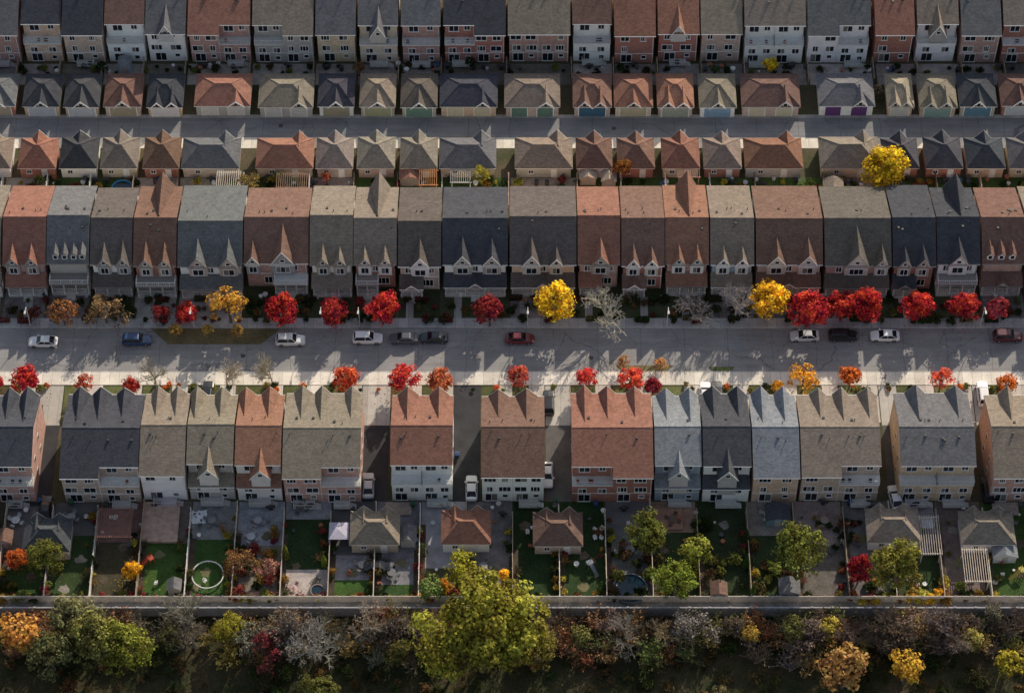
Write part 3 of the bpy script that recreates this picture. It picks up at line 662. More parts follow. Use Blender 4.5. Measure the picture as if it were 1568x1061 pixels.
V={'round':[crown_mesh('maple_crown',s,62,46,.07,lo=.78,hi=1.18) for s in range(6)],
   'airy':[crown_mesh('airy_crown',s+20,40,26,.075,clr=.26) for s in range(4)],
   'big':[crown_mesh('big_crown',s+40,185,66,.033,clr=.16,zc=1.25,sq=.8,trunk=.06,inner=.3,lo=.62,hi=1.2,nlob=9) for s in range(2)],
   'mid':[crown_mesh('mid_crown',s+60,90,54,.047,clr=.21,zc=1.4,lo=.66,hi=1.2,nlob=8) for s in range(4)],
   'shrub':[crown_mesh('shrub_crown',s+80,16,40,.12,zc=.65,sq=.75,clr=.42,trunk=0) for s in range(4)],
   'bare':[bare_mesh('bare_crown',s+3,thick=1.1) for s in range(3)],
   'sparse':[bare_mesh('sparse_crown',s+9,1100) for s in range(3)],
   'twig':[twig_mesh('twig_bush',s,34,0) for s in range(4)],
   'twigl':[twig_mesh('twig_leaf_bush',s+5,30,240) for s in range(4)],
   'hedge':[hedge_mesh('hedge',s) for s in range(2)],
   'cedar':[cedar_mesh('cedar',s) for s in range(2)]}
ZC={'round':1.5,'airy':1.5,'big':1.25,'mid':1.4,'shrub':.65,'bare':1.35,'sparse':1.3,'twig':.7,'twigl':.7,'cedar':1.5,'hedge':.4}
planted=[]
def plant(kind,name,px,py,dpx,col,parent=None,at=None,r=None,rot=None):
    r=r or dpx/2/9.8
    if at: x,y=at
    else: x,y=P(px,py,ZC[kind]*r)
    ob=bpy.data.objects.new(name,R.choice(V[kind])); COL.objects.link(ob)
    ob.color=(*jit(col,.14,.1),1); ob.rotation_euler=(R.uniform(-.05,.05),R.uniform(-.05,.05),R.uniform(0,6.28) if rot is None else rot); ob.scale=(r*R.uniform(.9,1.1),r*R.uniform(.9,1.1),r*R.uniform(.9,1.12))
    if parent: ob.parent=parent; ob.location=(x-parent.location.x,y-parent.location.y,0)
    else: ob.location=(x,y,0)
    planted.append((kind,x,y,r,col))
    return ob
RED=(.62,.03,.03); DRED=(.30,.025,.03); SAL=(.75,.13,.07); ORG=(.70,.17,.03); GOLD=(.75,.36,.03); YEL=(.82,.52,.02); GRN=(.19,.205,.045); LGR=(.27,.28,.05); DGR=(.04,.06,.02); BARE=(.38,.34,.29); BRO=(.36,.17,.06); YG=(.42,.38,.04)
for k,n,px,py,d,c in [
('airy','maple_tree',95,475,50,BRO),('sparse','maple_tree',160,475,52,(.4,.23,.12)),('airy','red_maple_tree',248,478,38,DRED),('round','red_maple_tree',287,477,40,RED),('airy','golden_maple_tree',350,465,66,(.7,.36,.05)),
('round','red_maple_tree',432,472,52,RED),('round','red_maple_tree',512,475,50,(.5,.03,.04)),('airy','red_maple_tree',551,462,20,DRED),('round','red_maple_tree',585,473,54,RED),('round','red_maple_tree',750,476,52,DRED),
('round','yellow_maple_tree',853,461,64,YEL),('bare','bare_tree',930,468,74,BARE),('bare','bare_tree',1063,468,62,BARE),('bare','bare_tree',1128,462,62,BARE),('round','yellow_maple_tree',1180,458,64,YEL),
('round','red_maple_tree',1238,472,62,(.55,.03,.035)),('round','red_maple_tree',1290,468,54,RED),('round','red_maple_tree',1328,468,56,RED),('round','red_maple_tree',1408,470,54,RED),('round','red_maple_tree',1478,470,52,RED),('airy','red_maple_tree',1529,472,44,(.45,.05,.07)),('round','red_maple_tree',1610,472,48,RED),
('airy','maple_tree',50,478,28,(.2,.05,.04)),
('round','red_maple_tree',40,583,52,RED),('round','red_maple_tree',-2,588,24,RED),('airy','orange_maple_tree',128,587,32,SAL),('round','red_maple_tree',200,591,34,(.55,.04,.04)),('bare','bare_tree',235,568,50,(.45,.41,.35)),('bare','bare_tree',345,570,54,(.45,.41,.35)),('bare','bare_tree',415,568,54,(.45,.41,.35)),
('round','orange_maple_tree',529,580,45,(.65,.10,.04)),('round','red_maple_tree',618,578,48,(.66,.05,.04)),('round','orange_maple_tree',671,582,45,(.68,.16,.07)),('round','orange_maple_tree',795,578,36,(.75,.14,.09)),('round','red_maple_tree',898,578,38,(.72,.07,.06)),('round','orange_maple_tree',968,582,40,(.72,.10,.06)),('round','red_maple_tree',1000,590,30,(.35,.03,.06)),
('airy','golden_maple_tree',1231,577,50,GOLD),('round','orange_maple_tree',1303,578,37,ORG),('round','golden_maple_tree',1190,592,24,GOLD),('airy','orange_maple_tree',1442,580,42,SAL),('airy','orange_maple_tree',1542,588,40,ORG),('airy','golden_maple_tree',955,553,24,(.5,.3,.1)),('airy','golden_maple_tree',1010,556,24,(.6,.35,.12)),('airy','golden_maple_tree',268,505,26,(.5,.3,.08)),('airy','golden_maple_tree',318,504,22,(.55,.33,.08)),('airy','golden_maple_tree',365,506,28,(.45,.26,.08)),
('round','yellow_maple_tree',1358,259,74,YEL),('airy','maple_tree',952,258,36,(.4,.18,.04)),('airy','maple_tree',738,268,34,(.4,.35,.06)),('sparse','maple_tree',372,285,48,(.45,.3,.1)),('round','yellow_maple_tree',1180,98,28,(.85,.62,.02)),('sparse','bare_tree',1342,140,26,(.35,.24,.14)),
('airy','shrub_tree',155,100,24,DGR),('airy','shrub_tree',550,104,26,(.3,.13,.05)),('airy','shrub_tree',720,96,26,DGR),('airy','shrub_tree',1095,108,22,(.08,.11,.03)),('airy','shrub_tree',330,104,20,DGR),('airy','shrub_tree',425,270,26,(.2,.2,.05)),('airy','shrub_tree',415,300,30,(.35,.3,.05)),('airy','shrub_tree',60,276,24,(.08,.1,.03)),('airy','shrub_tree',1240,285,24,(.1,.12,.03)),('airy','shrub_tree',500,272,22,(.4,.1,.05)),
('mid','green_tree',67,858,62,LGR),('round','orange_maple_tree',25,855,34,ORG),('round','yellow_tree',203,873,30,YEL),('mid','green_tree',998,822,70,GRN),('mid','green_tree',1035,888,70,LGR),('airy','green_tree',1066,838,54,(.3,.28,.05)),('mid','green_tree',1216,838,88,GRN),('mid','green_tree',1375,866,88,LGR),
('round','red_maple_tree',1317,873,44,(.4,.02,.05)),('airy','yellow_tree',703,868,58,(.55,.46,.05)),('airy','green_tree',657,902,46,(.22,.31,.08)),('sparse','maple_tree',365,862,44,(.5,.22,.07)),('sparse','maple_tree',410,868,38,(.5,.25,.16)),('round','yellow_tree',773,880,18,YEL),('shrub','shrub',20,862,22,RED),
('cedar','cedar_tree',1143,822,24,DGR),('cedar','cedar_tree',1143,862,22,(.05,.1,.02)),('cedar','cedar_tree',1152,905,22,(.08,.13,.02)),('cedar','cedar_tree',1085,800,24,DGR),('cedar','cedar_tree',436,845,22,(.25,.28,.04)),('cedar','cedar_tree',497,858,20,(.2,.28,.04)),('cedar','cedar_tree',1103,895,18,DGR),('cedar','cedar_tree',145,860,16,DGR)]:
    plant(k,n,px,py,d,c)
SC=[DGR,DGR,(.06,.09,.03),GRN,(.25,.08,.04),(.35,.2,.04),(.3,.05,.05),(.5,.4,.05)]
FC=[DGR,DGR,(.05,.07,.03),(.07,.06,.03),(.18,.05,.04),(.2,.12,.05),(.12,.12,.04)]
def shrubs(n,px0,px1,py0,py1,d0=8,d1=18,cols=SC):
    for i in range(n): plant('shrub','shrub',R.uniform(px0,px1),R.uniform(py0,py1),R.uniform(d0,d1),R.choice(cols))
shrubs(190,0,1568,455,492,8,19,FC); shrubs(80,0,1568,100,114,7,17,[DGR,DGR,(.08,.05,.03),GRN]); shrubs(85,0,1568,274,290,8,20)
shrubs(60,0,1568,588,598,7,15,[DGR,GRN,ORG,(.3,.25,.08)])
for i in range(34): plant('hedge','hedge',R.uniform(0,1568),R.choice([R.uniform(456,462),R.uniform(486,492)]),20,R.choice(FC),rot=R.uniform(-.03,.03))
for i in range(30):
    plant('twigl','garden_bush',R.uniform(0,1568),R.uniform(456,488),R.uniform(16,26),R.choice(FC))
for px in fx[:-1]:
    for i in range(8):
        plant('shrub','shrub',px+R.choice([6,66])+R.uniform(-2,2),R.uniform(790,915),R.uniform(7,18),R.choice(SC))
    for i in range(5):
        plant('shrub','shrub',px+R.uniform(5,66),R.uniform(908,917),R.uniform(7,16),R.choice(SC))
    for i in range(3):
        plant('twigl','garden_bush',px+R.choice([8,63])+R.uniform(-4,4),R.uniform(800,910),R.uniform(14,26),R.choice([(.3,.18,.07),(.14,.14,.05),(.25,.1,.06),(.1,.1,.05)]))
shrubs(34,930,1225,830,918,14,30,[DGR,GRN,(.12,.1,.04),(.1,.06,.03)]); shrubs(14,1385,1460,908,918,14,24,[YEL,GOLD,(.5,.4,.08)]); shrubs(22,1300,1568,890,920,12,24); shrubs(16,350,420,840,915,12,24); shrubs(8,365,425,905,918,10,18,[(.3,.32,.05),GRN]); shrubs(18,640,790,893,918,12,26,[LGR,GOLD,(.4,.1,.08),GRN]); shrubs(10,0,70,895,918,14,24)
shrubs(14,1225,1330,790,850,8,14,[DGR,(.3,.2,.05)]); shrubs(10,930,985,822,850,8,14)
# woodland belt
wd=root('woodland_thicket',0,PY(975))
TW=[(.24,.20,.15),(.20,.155,.115),(.28,.24,.19),(.17,.135,.10),(.24,.18,.15)]
TL=[(.34,.21,.09),(.28,.17,.10),(.25,.20,.07),(.44,.31,.09),(.20,.19,.07),(.16,.18,.06),(.36,.16,.08)]
for i in range(210):
    px=R.uniform(-70,1640); py=R.triangular(946,1015,956)
    k='twig' if R.random()<.45 else 'twigl'
    plant(k,'undergrowth',px,py,R.uniform(34,62),R.choice(TW if k=='twig' else TL),wd)
for i in range(34):
    plant('sparse' if R.random()<.45 else 'bare','undergrowth_tree',R.uniform(-70,1640),R.uniform(945,980),R.uniform(40,66),R.choice(TW),wd)
for i in range(100):
    plant('shrub','undergrowth',R.uniform(-60,1640),R.uniform(980,1085),R.uniform(10,28),R.choice([(.06,.06,.025),(.1,.07,.03),(.05,.07,.02),(.16,.1,.04),(.12,.13,.04)]),wd)
for i in range(240):
    plant('twigl','tall_grass',R.uniform(-60,1640),R.uniform(1000,1085),R.uniform(9,22),R.choice([(.07,.07,.03),(.12,.09,.04),(.06,.08,.025),(.14,.10,.045)]),wd)
for k,n,px,py,d,c in [('mid','willow_tree',112,945,90,(.22,.21,.09)),('mid','willow_tree',150,975,92,(.23,.25,.07)),('mid','green_tree',188,992,84,(.25,.28,.045)),('mid','green_tree',75,1000,80,(.19,.17,.07)),('airy','orange_tree',25,972,76,(.6,.3,.06)),('mid','yellow_tree',350,963,52,YG),('big','green_tree',738,968,172,(.33,.30,.045)),('mid','green_tree',690,1008,76,(.28,.26,.06)),
('bare','bare_tree',480,985,82,(.42,.39,.34)),('sparse','red_shrub_tree',405,995,54,(.25,.03,.04)),('bare','bare_tree',560,952,66,(.33,.26,.21)),('bare','bare_tree',283,940,66,(.33,.27,.21)),('bare','bare_tree',1025,962,56,(.42,.29,.18)),('airy','yellow_tree',1150,972,36,(.55,.42,.08)),('airy','golden_tree',1271,960,44,(.55,.4,.08)),('bare','bare_tree',1365,955,68,(.38,.27,.2)),
('airy','golden_tree',1388,1022,62,(.65,.38,.05)),('airy','orange_tree',1295,1022,78,(.56,.29,.09)),('airy','yellow_tree',1545,1015,52,YG),('mid','green_tree',495,1060,64,(.16,.17,.05)),('airy','yellow_tree',458,990,28,YEL),('bare','bare_tree',960,965,60,(.3,.25,.2)),('airy','yellow_tree',1490,975,38,(.45,.37,.1)),('mid','green_tree',822,992,60,(.30,.28,.06)),('bare','bare_tree',1440,950,60,(.33,.28,.23)),('airy','green_tree',1105,1062,34,(.2,.19,.09)),('bare','bare_tree',640,955,56,(.3,.25,.2)),('bare','bare_tree',425,955,60,(.33,.25,.2)),('airy','green_tree',890,975,44,(.18,.17,.06)),('airy','green_tree',1215,965,46,(.19,.18,.06)),('airy','green_tree',260,975,44,(.2,.18,.07)),('mid','green_tree',610,1000,44,(.2,.19,.06))]:
    plant(k,n,px,py,d,c)
# fallen leaves around the street and garden trees
lr=random.Random(3); LB={'red':MB(),'yellow':MB(),'brown':MB()}
for kind,x,y,r,c in planted:
    if kind not in('round','airy','sparse','mid') or y<yf0-1: continue
    key='red' if c[1]<.14 and c[0]>.28 else ('yellow' if c[1]>.3 and c[0]>.35 else 'brown')
    for i in range(70):
        px_,py_=x+lr.gauss(0,r*.9)-.4*r,y+lr.gauss(0,r*.8)-.3*r
        zz=.135 if (yr0-2.6<py_<yr0 or yr1<py_<yr1+1.9) else .055
        leafquad(LB[key],Vector((px_,py_,zz)),.10,Vector((0,0,4)),lr)
for key,c in(('red',(.45,.05,.04)),('yellow',(.65,.42,.04)),('brown',(.36,.2,.08))):
    LB[key].obj('fallen_leaves',M['leaf'],None,(0,0,0),c)
# ------------------------------------------------------------------ CARS
def car_mesh(kind):
    b=MB(); suv=kind=='suv'
    L=2.3 if not suv else 2.35; hw=.9; zt=.95 if not suv else 1.1; H=1.44 if not suv else 1.75
    b.c=0
    st=[(-L,.74,.42,zt-.18),(-L+.12,.84,.3,zt-.03),(-L+.6,hw,.22,zt),(-1.35,hw,.22,zt+.02),(0,hw,.2,zt),(1.0,hw,.22,zt-.02),(1.55,hw*.99,.22,zt-.1),(L-.25,.84,.26,zt-.22),(L-.05,.72,.34,zt-.32),(L,.6,.42,zt-.4)]
    rings=[]
    for x,w,z0,z1 in st:
        zm=z0+(z1-z0)*.62
        rings.append([(x,-w*.9,z0),(x,-w,z0+.12),(x,-w,zm),(x,-w*.93,z1-.05),(x,-w*.8,z1),(x,0,z1+.025),(x,w*.8,z1),(x,w*.93,z1-.05),(x,w,zm),(x,w,z0+.12),(x,w*.9,z0)])
    n=11; vs=[p for r in rings for p in r]; fs=[]
    for i in range(len(rings)-1):
        for j in range(n): fs.append((i*n+j,i*n+(j+1)%n,(i+1)*n+(j+1)%n,(i+1)*n+j))
    fs+=[tuple(range(n)),tuple(range((len(rings)-1)*n,len(rings)*n))]
    b.add(vs,fs)
    xb0,xb1=(-1.85,1.0) if not suv else (-2.2,.95); xt0,xt1=(-1.05,.25) if not suv else (-1.85,.3)
    wb,wt=.8,.63; zb=zt-.02
    b.c=1
    q=[(xb0,-wb,zb),(xb1,-wb,zb),(xb1,wb,zb),(xb0,wb,zb),(xt0,-wt,H-.05),(xt1,-wt,H-.05),(xt1,wt,H-.05),(xt0,wt,H-.05)]
    b.add(q,[(0,1,5,4),(1,2,6,5),(2,3,7,6),(3,0,4,7)])
    b.c=0
    b.add([(xt0-.05,-wt-.03,H-.06),(xt1+.05,-wt-.03,H-.06),(xt1+.05,wt+.03,H-.06),(xt0-.05,wt+.03,H-.06),(xt0+.1,-wt+.12,H),(xt1-.1,-wt+.12,H),(xt1-.1,wt-.12,H),(xt0+.1,wt-.12,H)],[(4,5,6,7),(0,1,5,4),(1,2,6,5),(2,3,7,6),(3,0,4,7)])
    for i in range(4): b.tube(q[i],q[i+4],.05,.045,5)
    for sy in(-1,1):
        b.tube((-.35,sy*(wb+.0),zb),(-.35,sy*(wt+.01),H-.05),.04,.04,4); b.box(.72,.92,sy*.9,sy*1.06,zt-.02,zt+.14)
    for x in(-1.42,1.42):
        for sy in(-1,1):
            b.c=2; b.tube((x,sy*.72,.33),(x,sy*.915,.33),.34,.34,16,True); b.c=3; b.tube((x,sy*.9,.33),(x,sy*.925,.33),.2,.2,10,True)
    for sy in(-1,1):
        b.c=4; b.box(-L-.015,-L+.1,sy*.5,sy*.74,zt-.36,zt-.22); b.c=5; b.box(L-.16,L-.04,sy*.48,sy*.74,.5,.62)
    me=b.mesh('car_'+kind,[M['paint'],M['cglass'],M['tyre'],M['alloy'],M['rlens'],M['clens']])
    return me
CM={k:car_mesh(k) for k in('sedan','suv')}
def car(px,py,deg,col,k='sedan'):
    x,y=P(px,py,.6); ob=bpy.data.objects.new('parked_car' if k=='sedan' else 'parked_suv',CM[k]); COL.objects.link(ob)
    ob.location=(x,y,.01); ob.rotation_euler=(0,0,math.radians(deg+R.uniform(-1,1))); ob.color=(*col,1)
WH=(.8,.8,.8);SI=(.55,.56,.58);BK=(.015,.016,.02)
for a in [(66,523,180,WH),(210,521,0,(.02,.05,.14),'suv'),(445,521,0,(.65,.66,.67),'suv'),(563,518,0,WH,'suv'),(618,518,180,(.09,.1,.12)),(664,517,180,(.02,.03,.04)),(796,518,0,(.16,.02,.03)),(1232,514,180,SI),(1291,514,0,BK,'suv'),(1355,514,180,WH),(1543,515,0,(.10,.02,.03),'suv'),
 (564,743,90,SI),(722,747,90,WH),(838,727,-90,WH),(1371,762,97,WH),(1505,603,90,WH,'suv'),(1512,750,90,BK,'suv'),(70,778,90,BK),(840,617,90,BK,'suv'),(580,868,0,BK),(1098,603,90,(.05,.05,.05),'suv'),(1080,603,90,WH),(318,603,90,BK,'suv')]:
    car(*a)
# ------------------------------------------------------------------ STREET FURNITURE
def lamp(px,py):
    x,y=P(px,py,0); b=MB()
    b.tube((0,0,0),(0,0,.6),.14,.12,8); b.tube((0,0,.6),(0,0,5),.08,.055,8); b.tube((0,0,5),(0,-.5,5.35),.045,.04,6); b.tube((0,-.5,5.35),(0,-1.1,5.4),.04,.035,6)
    b.box(-.14,.14,-1.6,-1.0,5.32,5.44); b.box(-.1,.1,-1.52,-1.08,5.27,5.317)
    ob=b.obj('street_lamp',M['metal'],None,(0,0,0),(.6,.6,.58)); ob.location=(x,y,.1)
for px in(47,297,494,551,808,1021,1241,1501): lamp(px,500)
# ------------------------------------------------------------------ YARD OBJECTS
def trampoline(px,py):
    x,y=P(px,py,.4); b=MB(); n=36
    for i in range(n):
        a,c=math.tau*i/n,math.tau*(i+1)/n; b.tube((2.35*math.cos(a),2.35*math.sin(a),.45),(2.35*math.cos(c),2.35*math.sin(c),.45),.1,.1,6)
    for i in range(8): a=math.tau*i/8; b.tube((2.35*math.cos(a),2.35*math.sin(a),0),(2.35*math.cos(a),2.35*math.sin(a),.4),.04,.04,5)
    ob=b.obj('round_play_ring',M['plain'],None,(0,0,0),(.7,.7,.67)); ob.location=(x,y,.03)
trampoline(318,880)
def pool(px,py,r,h=.9,name='round_pool',col=(.3,.31,.33)):
    x,y=P(px,py,h); rt=root(name,x,y); b=MB(); n=32
    for i in range(n):
        a,c=math.tau*i/n,math.tau*(i+1)/n
        for r0,r1,z0,z1 in((r,r,0,h),(r,r-.2,h,h),(r-.2,r-.2,h,h-.25)):
            b.add([(r0*math.cos(a),r0*math.sin(a),z0),(r0*math.cos(c),r0*math.sin(c),z0),(r1*math.cos(c),r1*math.sin(c),z1),(r1*math.cos(a),r1*math.sin(a),z1)],[(0,1,2,3)])
        b.tube((r*math.cos(a),r*math.sin(a),0),(r*math.cos(a),r*math.sin(a),h+.02),.04,.04,4)
    b.obj('rim',M['plain'],rt,(0,0,0),col)
    w=MB(); w.add([((r-.2)*math.cos(i*math.tau/n),(r-.2)*math.sin(i*math.tau/n),h-.15) for i in range(n)],[tuple(range(n))]); w.obj('water',M['water'],rt,(0,0,0))
pool(965,900,2.6,.9,'round_pool',(.12,.13,.15)); pool(486,903,1.1,.8,'hot_tub',(.2,.16,.14)); pool(187,288,1.8,.8,'round_pool',(.05,.2,.4))
def pergola(px0,px1,py0,py1,col,h=2.4):
    x0,x1=PX(px0,py1,h),PX(px1,py1,h); y0,y1=PY(py1,h),PY(py0,h); b=MB()
    for x in(x0,x1):
        for y in(y0,y1): b.box(x-.07,x+.07,y-.07,y+.07,0,h)
    for y in(y0,y1): b.box(x0-.3,x1+.3,y-.05,y+.05,h+.003,h+.18)
    x=x0-.2
    while x<x1+.25: b.box(x-.03,x+.03,y0-.3,y1+.3,h+.183,h+.3); x+=.35
    b.obj('pergola',M['wood'],None,(0,0,0),col)
pergola(1412,1440,792,848,(.45,.4,.36)); pergola(1480,1514,842,890,(.55,.48,.4)); pergola(148,200,780,822,(.22,.12,.1)); pergola(333,365,265,288,(.5,.45,.4)); pergola(644,668,262,284,(.4,.18,.08)); pergola(1040,1070,252,272,(.35,.2,.15)); pergola(692,720,262,280,(.35,.34,.33)); pergola(425,470,268,288,(.25,.17,.13))
def shed(px,py,w,d,rc,col):
    x,y=P(px,py); b=MB(); rt=root('garden_shed',x,y); b.exy([(-w/2,0),(w/2,0),(w/2,1.9),(0,2.5),(-w/2,1.9)],0,d); b.obj('walls',M['siding'],rt,(0,0,0),col)
    r=MB(); r.exy([(-w/2-.2,1.82),(0,2.6),(w/2+.2,1.82),(w/2+.2,1.74),(0,2.51),(-w/2-.2,1.74)],-.2,d+.2); r.obj('roof',M['roof'],rt,(0,0,0),ROOF[rc])
    q=MB(); q.box(-.45,.45,-.05,-.003,.05,1.75); q.obj('door',M['trim'],rt,(0,0,0),(.4,.38,.35))
for a in [(628,285,3.2,2.6,'r',(.4,.35,.3)),(900,284,2.6,2.4,'n',(.5,.4,.3)),(932,288,2.2,2,'n',(.4,.35,.3)),(1190,806,3.4,2.6,'s',(.15,.25,.28)),(1208,918,2.8,2.4,'g',(.3,.3,.3)),(625,838,2.2,2.4,'g',(.4,.4,.4)),(1275,300,3,2,'t',(.4,.3,.2)),(1537,862,3.4,2.6,'u',(.6,.6,.6)),(1100,920,2.2,2,'b',(.3,.2,.15)),(192,112,2.0,1.8,'u',(.35,.42,.5)),(8,840,2.2,2,'b',(.3,.25,.2)),(268,912,1.8,1.6,'g',(.4,.38,.35))]: shed(*a)
def deck(px0,px1,py0,py1,z,col):
    x0,x1=PX(px0,py1),PX(px1,py1); y0,y1=PY(py1),PY(py0); b=MB(); y=y0
    while y<y1: b.box(x0,x1,y,y+.13,z-.05,z); y+=.15
    b.box(x0+.05,x1-.05,y0+.05,y1-.05,.055,z-.053); b.obj('wooden_deck',M['wood'],None,(0,0,0),col)
deck(215,272,772,832,.6,(.36,.25,.2)); deck(372,426,908,919,.3,(.3,.17,.13)); deck(1002,1046,780,812,.4,(.3,.17,.12)); deck(146,200,782,822,.35,(.2,.11,.09)); deck(590,630,772,790,.4,(.3,.24,.2)); deck(1520,1560,772,790,.4,(.3,.24,.2))
def canopy(px,py,s,col,name='sun_canopy'):
    x,y=P(px,py,2.2); b=MB()
    for a in(-s,s):
        for c in(-s,s): b.tube((a,c,0),(a,c,2.1),.03,.03,5)
    b.add([(-s,-s,2.1),(s,-s,2.1),(s,s,2.1),(-s,s,2.1),(0,0,2.4)],[(0,1,4),(1,2,4),(2,3,4),(3,0,4)])
    ob=b.obj(name,M['plain'],None,(0,0,0),col); ob.location=(x,y,0)
canopy(519,812,1.5,(.42,.40,.48)); canopy(1420,800,.9,(.45,.45,.47))
def tarp(px,py):
    x,y=P(px,py); r=random.Random(5); b=MB(); n=9; vs=[]
    for i in range(n):
        for j in range(n):
            vs.append(((i/8-.5)*2.2+r.uniform(-.1,.1),(j/8-.5)*2.4+r.uniform(-.1,.1),.1+.7*math.exp(-((i-4)**2+(j-4)**2)/9)*r.uniform(.6,1.1)))
    b.add(vs,[(i*n+j,(i+1)*n+j,(i+1)*n+j+1,i*n+j+1) for i in range(n-1) for j in range(n-1) if r.random()<.93]); ob=b.obj('covered_furniture',M['plain'],None,(0,0,0),(.75,.77,.8)); ob.location=(x,y,0)
tarp(305,792)
def chair_b(b,x,y,a):
    c,s=math.cos(a),math.sin(a)
    def t(p): return (x+p[0]*c-p[1]*s,y+p[0]*s+p[1]*c,p[2])
    def bx(x0,x1,y0,y1,z0,z1):
        vs=[t(p) for p in[(x0,y0,z0),(x1,y0,z0),(x1,y1,z0),(x0,y1,z0),(x0,y0,z1),(x1,y0,z1),(x1,y1,z1),(x0,y1,z1)]]
        b.add(vs,[(4,5,6,7),(0,1,5,4),(1,2,6,5),(2,3,7,6),(3,0,4,7)])
    bx(-.25,.25,-.25,.25,.4,.46); bx(-.25,.25,.22,.28,.463,.95)
    for i in(-.22,.2):
        for j in(-.22,.2): bx(i,i+.04,j,j+.04,0,.397)
    bx(-.3,-.253,-.2,.25,.6,.65); bx(.253,.3,-.2,.25,.6,.65)
def patioset(px,py,col,n=4):
    x,y=P(px,py); b=MB(); b.tube((0,0,.7),(0,0,.75),.65,.65,16,True); b.tube((0,0,0),(0,0,.7),.06,.05,6)
    for i in range(n): a=math.tau*i/n+.4; chair_b(b,1.0*math.sin(a),1.0*math.cos(a),-a)
    ob=b.obj('patio_table_set',M['plain'],None,(0,0,0),col); ob.location=(x,y,.05)
def umbrella(px,py,col):
    x,y=P(px,py); b=MB(); b.tube((0,0,0),(0,0,2.3),.03,.03,6); b.tube((0,0,0),(0,0,.1),.3,.3,10,True); m=10; vs=[(1.2*math.cos(i*math.tau/m),1.2*math.sin(i*math.tau/m),2.0) for i in range(m)]+[(0,0,2.5)]; b.add(vs,[(i,(i+1)%m,m) for i in range(m)])
    ob=b.obj('patio_umbrella',M['plain'],None,(0,0,0),col); ob.location=(x,y,.05)
def chair(px,py,col):
    x,y=P(px,py); b=MB(); chair_b(b,0,0,R.uniform(0,6.28)); ob=b.obj('garden_chair',M['plain'],None,(0,0,0),col); ob.location=(x,y,.05)
def bbq(px,py):
    x,y=P(px,py); b=MB(); b.box(-.3,.3,-.25,.25,.15,.85); b.box(-.75,-.303,-.2,.2,.8,.85); b.box(.303,.75,-.2,.2,.8,.85); b.exx([(-.27,.853),(-.22,1.08),(0,1.2),(.2,1.1),(.27,.853)],-.33,.33)
    ob=b.obj('barbecue_grill',M['metal'],None,(0,0,0),(.03,.03,.035)); ob.location=(x,y,.03); ob.rotation_euler=(0,0,R.uniform(-.4,.4))
def bin_(px,py,col):
    x,y=P(px,py); b=MB(); b.add([(-.25,-.28,.05),(.25,-.28,.05),(.25,.28,.05),(-.25,.28,.05),(-.32,-.36,1),(.32,-.36,1),(.32,.36,1),(-.32,.36,1)],[(0,1,5,4),(1,2,6,5),(2,3,7,6),(3,0,4,7)])
    b.exx([(-.4,1.0),(-.36,1.08),(.1,1.12),(.38,1.05),(.38,1.0)],-.34,.34); b.tube((-.36,.3,.1),(-.28,.3,.1),.1,.1,8,True); b.tube((.28,.3,.1),(.36,.3,.1),.1,.1,8,True)
    ob=b.obj('wheeled_bin',M['plain'],None,(0,0,0),col); ob.location=(x,y,.03); ob.rotation_euler=(0,0,R.uniform(-.3,.3))
def planter(px,py,s,col):
    x,y=P(px,py); b=MB(); b.tube((0,0,0),(0,0,.45),.22,.3,10,True); b.tube((0,0,.45),(0,0,.5),.33,.33,10,True); ob=b.obj('planter_pot',M['plain'],None,(0,0,0),col); ob.location=(x,y,.03); ob.scale=(s,s,s)
def slide(px,py,col):
    x,y=P(px,py); b=MB(); b.box(-.5,.5,0,.8,1.1,1.2)
    for i in(-.45,.45):
        for j in(.05,.75): b.tube((i,j,0),(i,j,1.7),.05,.05,5)
    b.add([(-.3,0,1.18),(.3,0,1.18),(.3,-1.8,.15),(-.3,-1.8,.15),(-.3,-.03,1.38),(-.3,-1.8,.35),(.3,-.03,1.38),(.3,-1.8,.35)],[(0,1,2,3),(0,3,5,4),(1,2,7,6)])
    for k in range(4): b.box(-.35,.35,.84,.9,.2+.25*k,.25+.25*k)
    ob=b.obj('playground_slide',M['plain'],None,(0,0,0),col); ob.location=(x,y,.04); ob.rotation_euler=(0,0,R.uniform(-1,1))
for a in [(395,800,(.3,.3,.32)),(460,780,(.1,.1,.1)),(555,868,(.35,.33,.3)),(600,880,(.15,.15,.16)),(1262,800,(.25,.2,.16)),(740,870,(.2,.2,.2)),(1395,800,(.3,.28,.26)),(25,800,(.6,.6,.6)),(450,905,(.5,.35,.33)),(965,845,(.2,.2,.2)),(1510,800,(.15,.15,.15)),(385,825,(.4,.4,.42)),(1175,790,(.5,.5,.5)),(1030,798,(.15,.1,.08)),(1545,800,(.2,.2,.2)),(110,795,(.3,.3,.3)),(325,800,(.2,.2,.2)),(1250,820,(.3,.2,.12))]: patioset(*a)
for a in [(1345,800,(.25,.08,.07)),(745,800,(.12,.13,.15))]: umbrella(*a)
for a in [(228,862,(.4,.08,.05)),(905,870,(.2,.22,.25)),(1560,880,(.4,.33,.08))]: slide(*a)
for i in range(46):
    chair(R.uniform(0,1568),R.uniform(772,905),R.choice([(.7,.7,.7),(.7,.7,.68),(.2,.2,.2),(.35,.12,.08),(.1,.1,.1)]))
for px,py in((911,812),(921,812),(911,826),(921,826)): chair(px,py,(.75,.75,.75))
for px,py in((165,778),(415,780),(590,862),(475,778),(1260,772),(1335,780),(770,790),(955,782),(25,778),(240,776),(1180,778),(1400,776)): bbq(px,py)
for px,py in((62,770),(65,782),(560,790),(632,775),(700,700),(850,770),(1362,790),(1300,772),(912,775),(110,772)): bin_(px,py,R.choice([(.03,.06,.15),(.04,.04,.04),(.03,.1,.05)]))
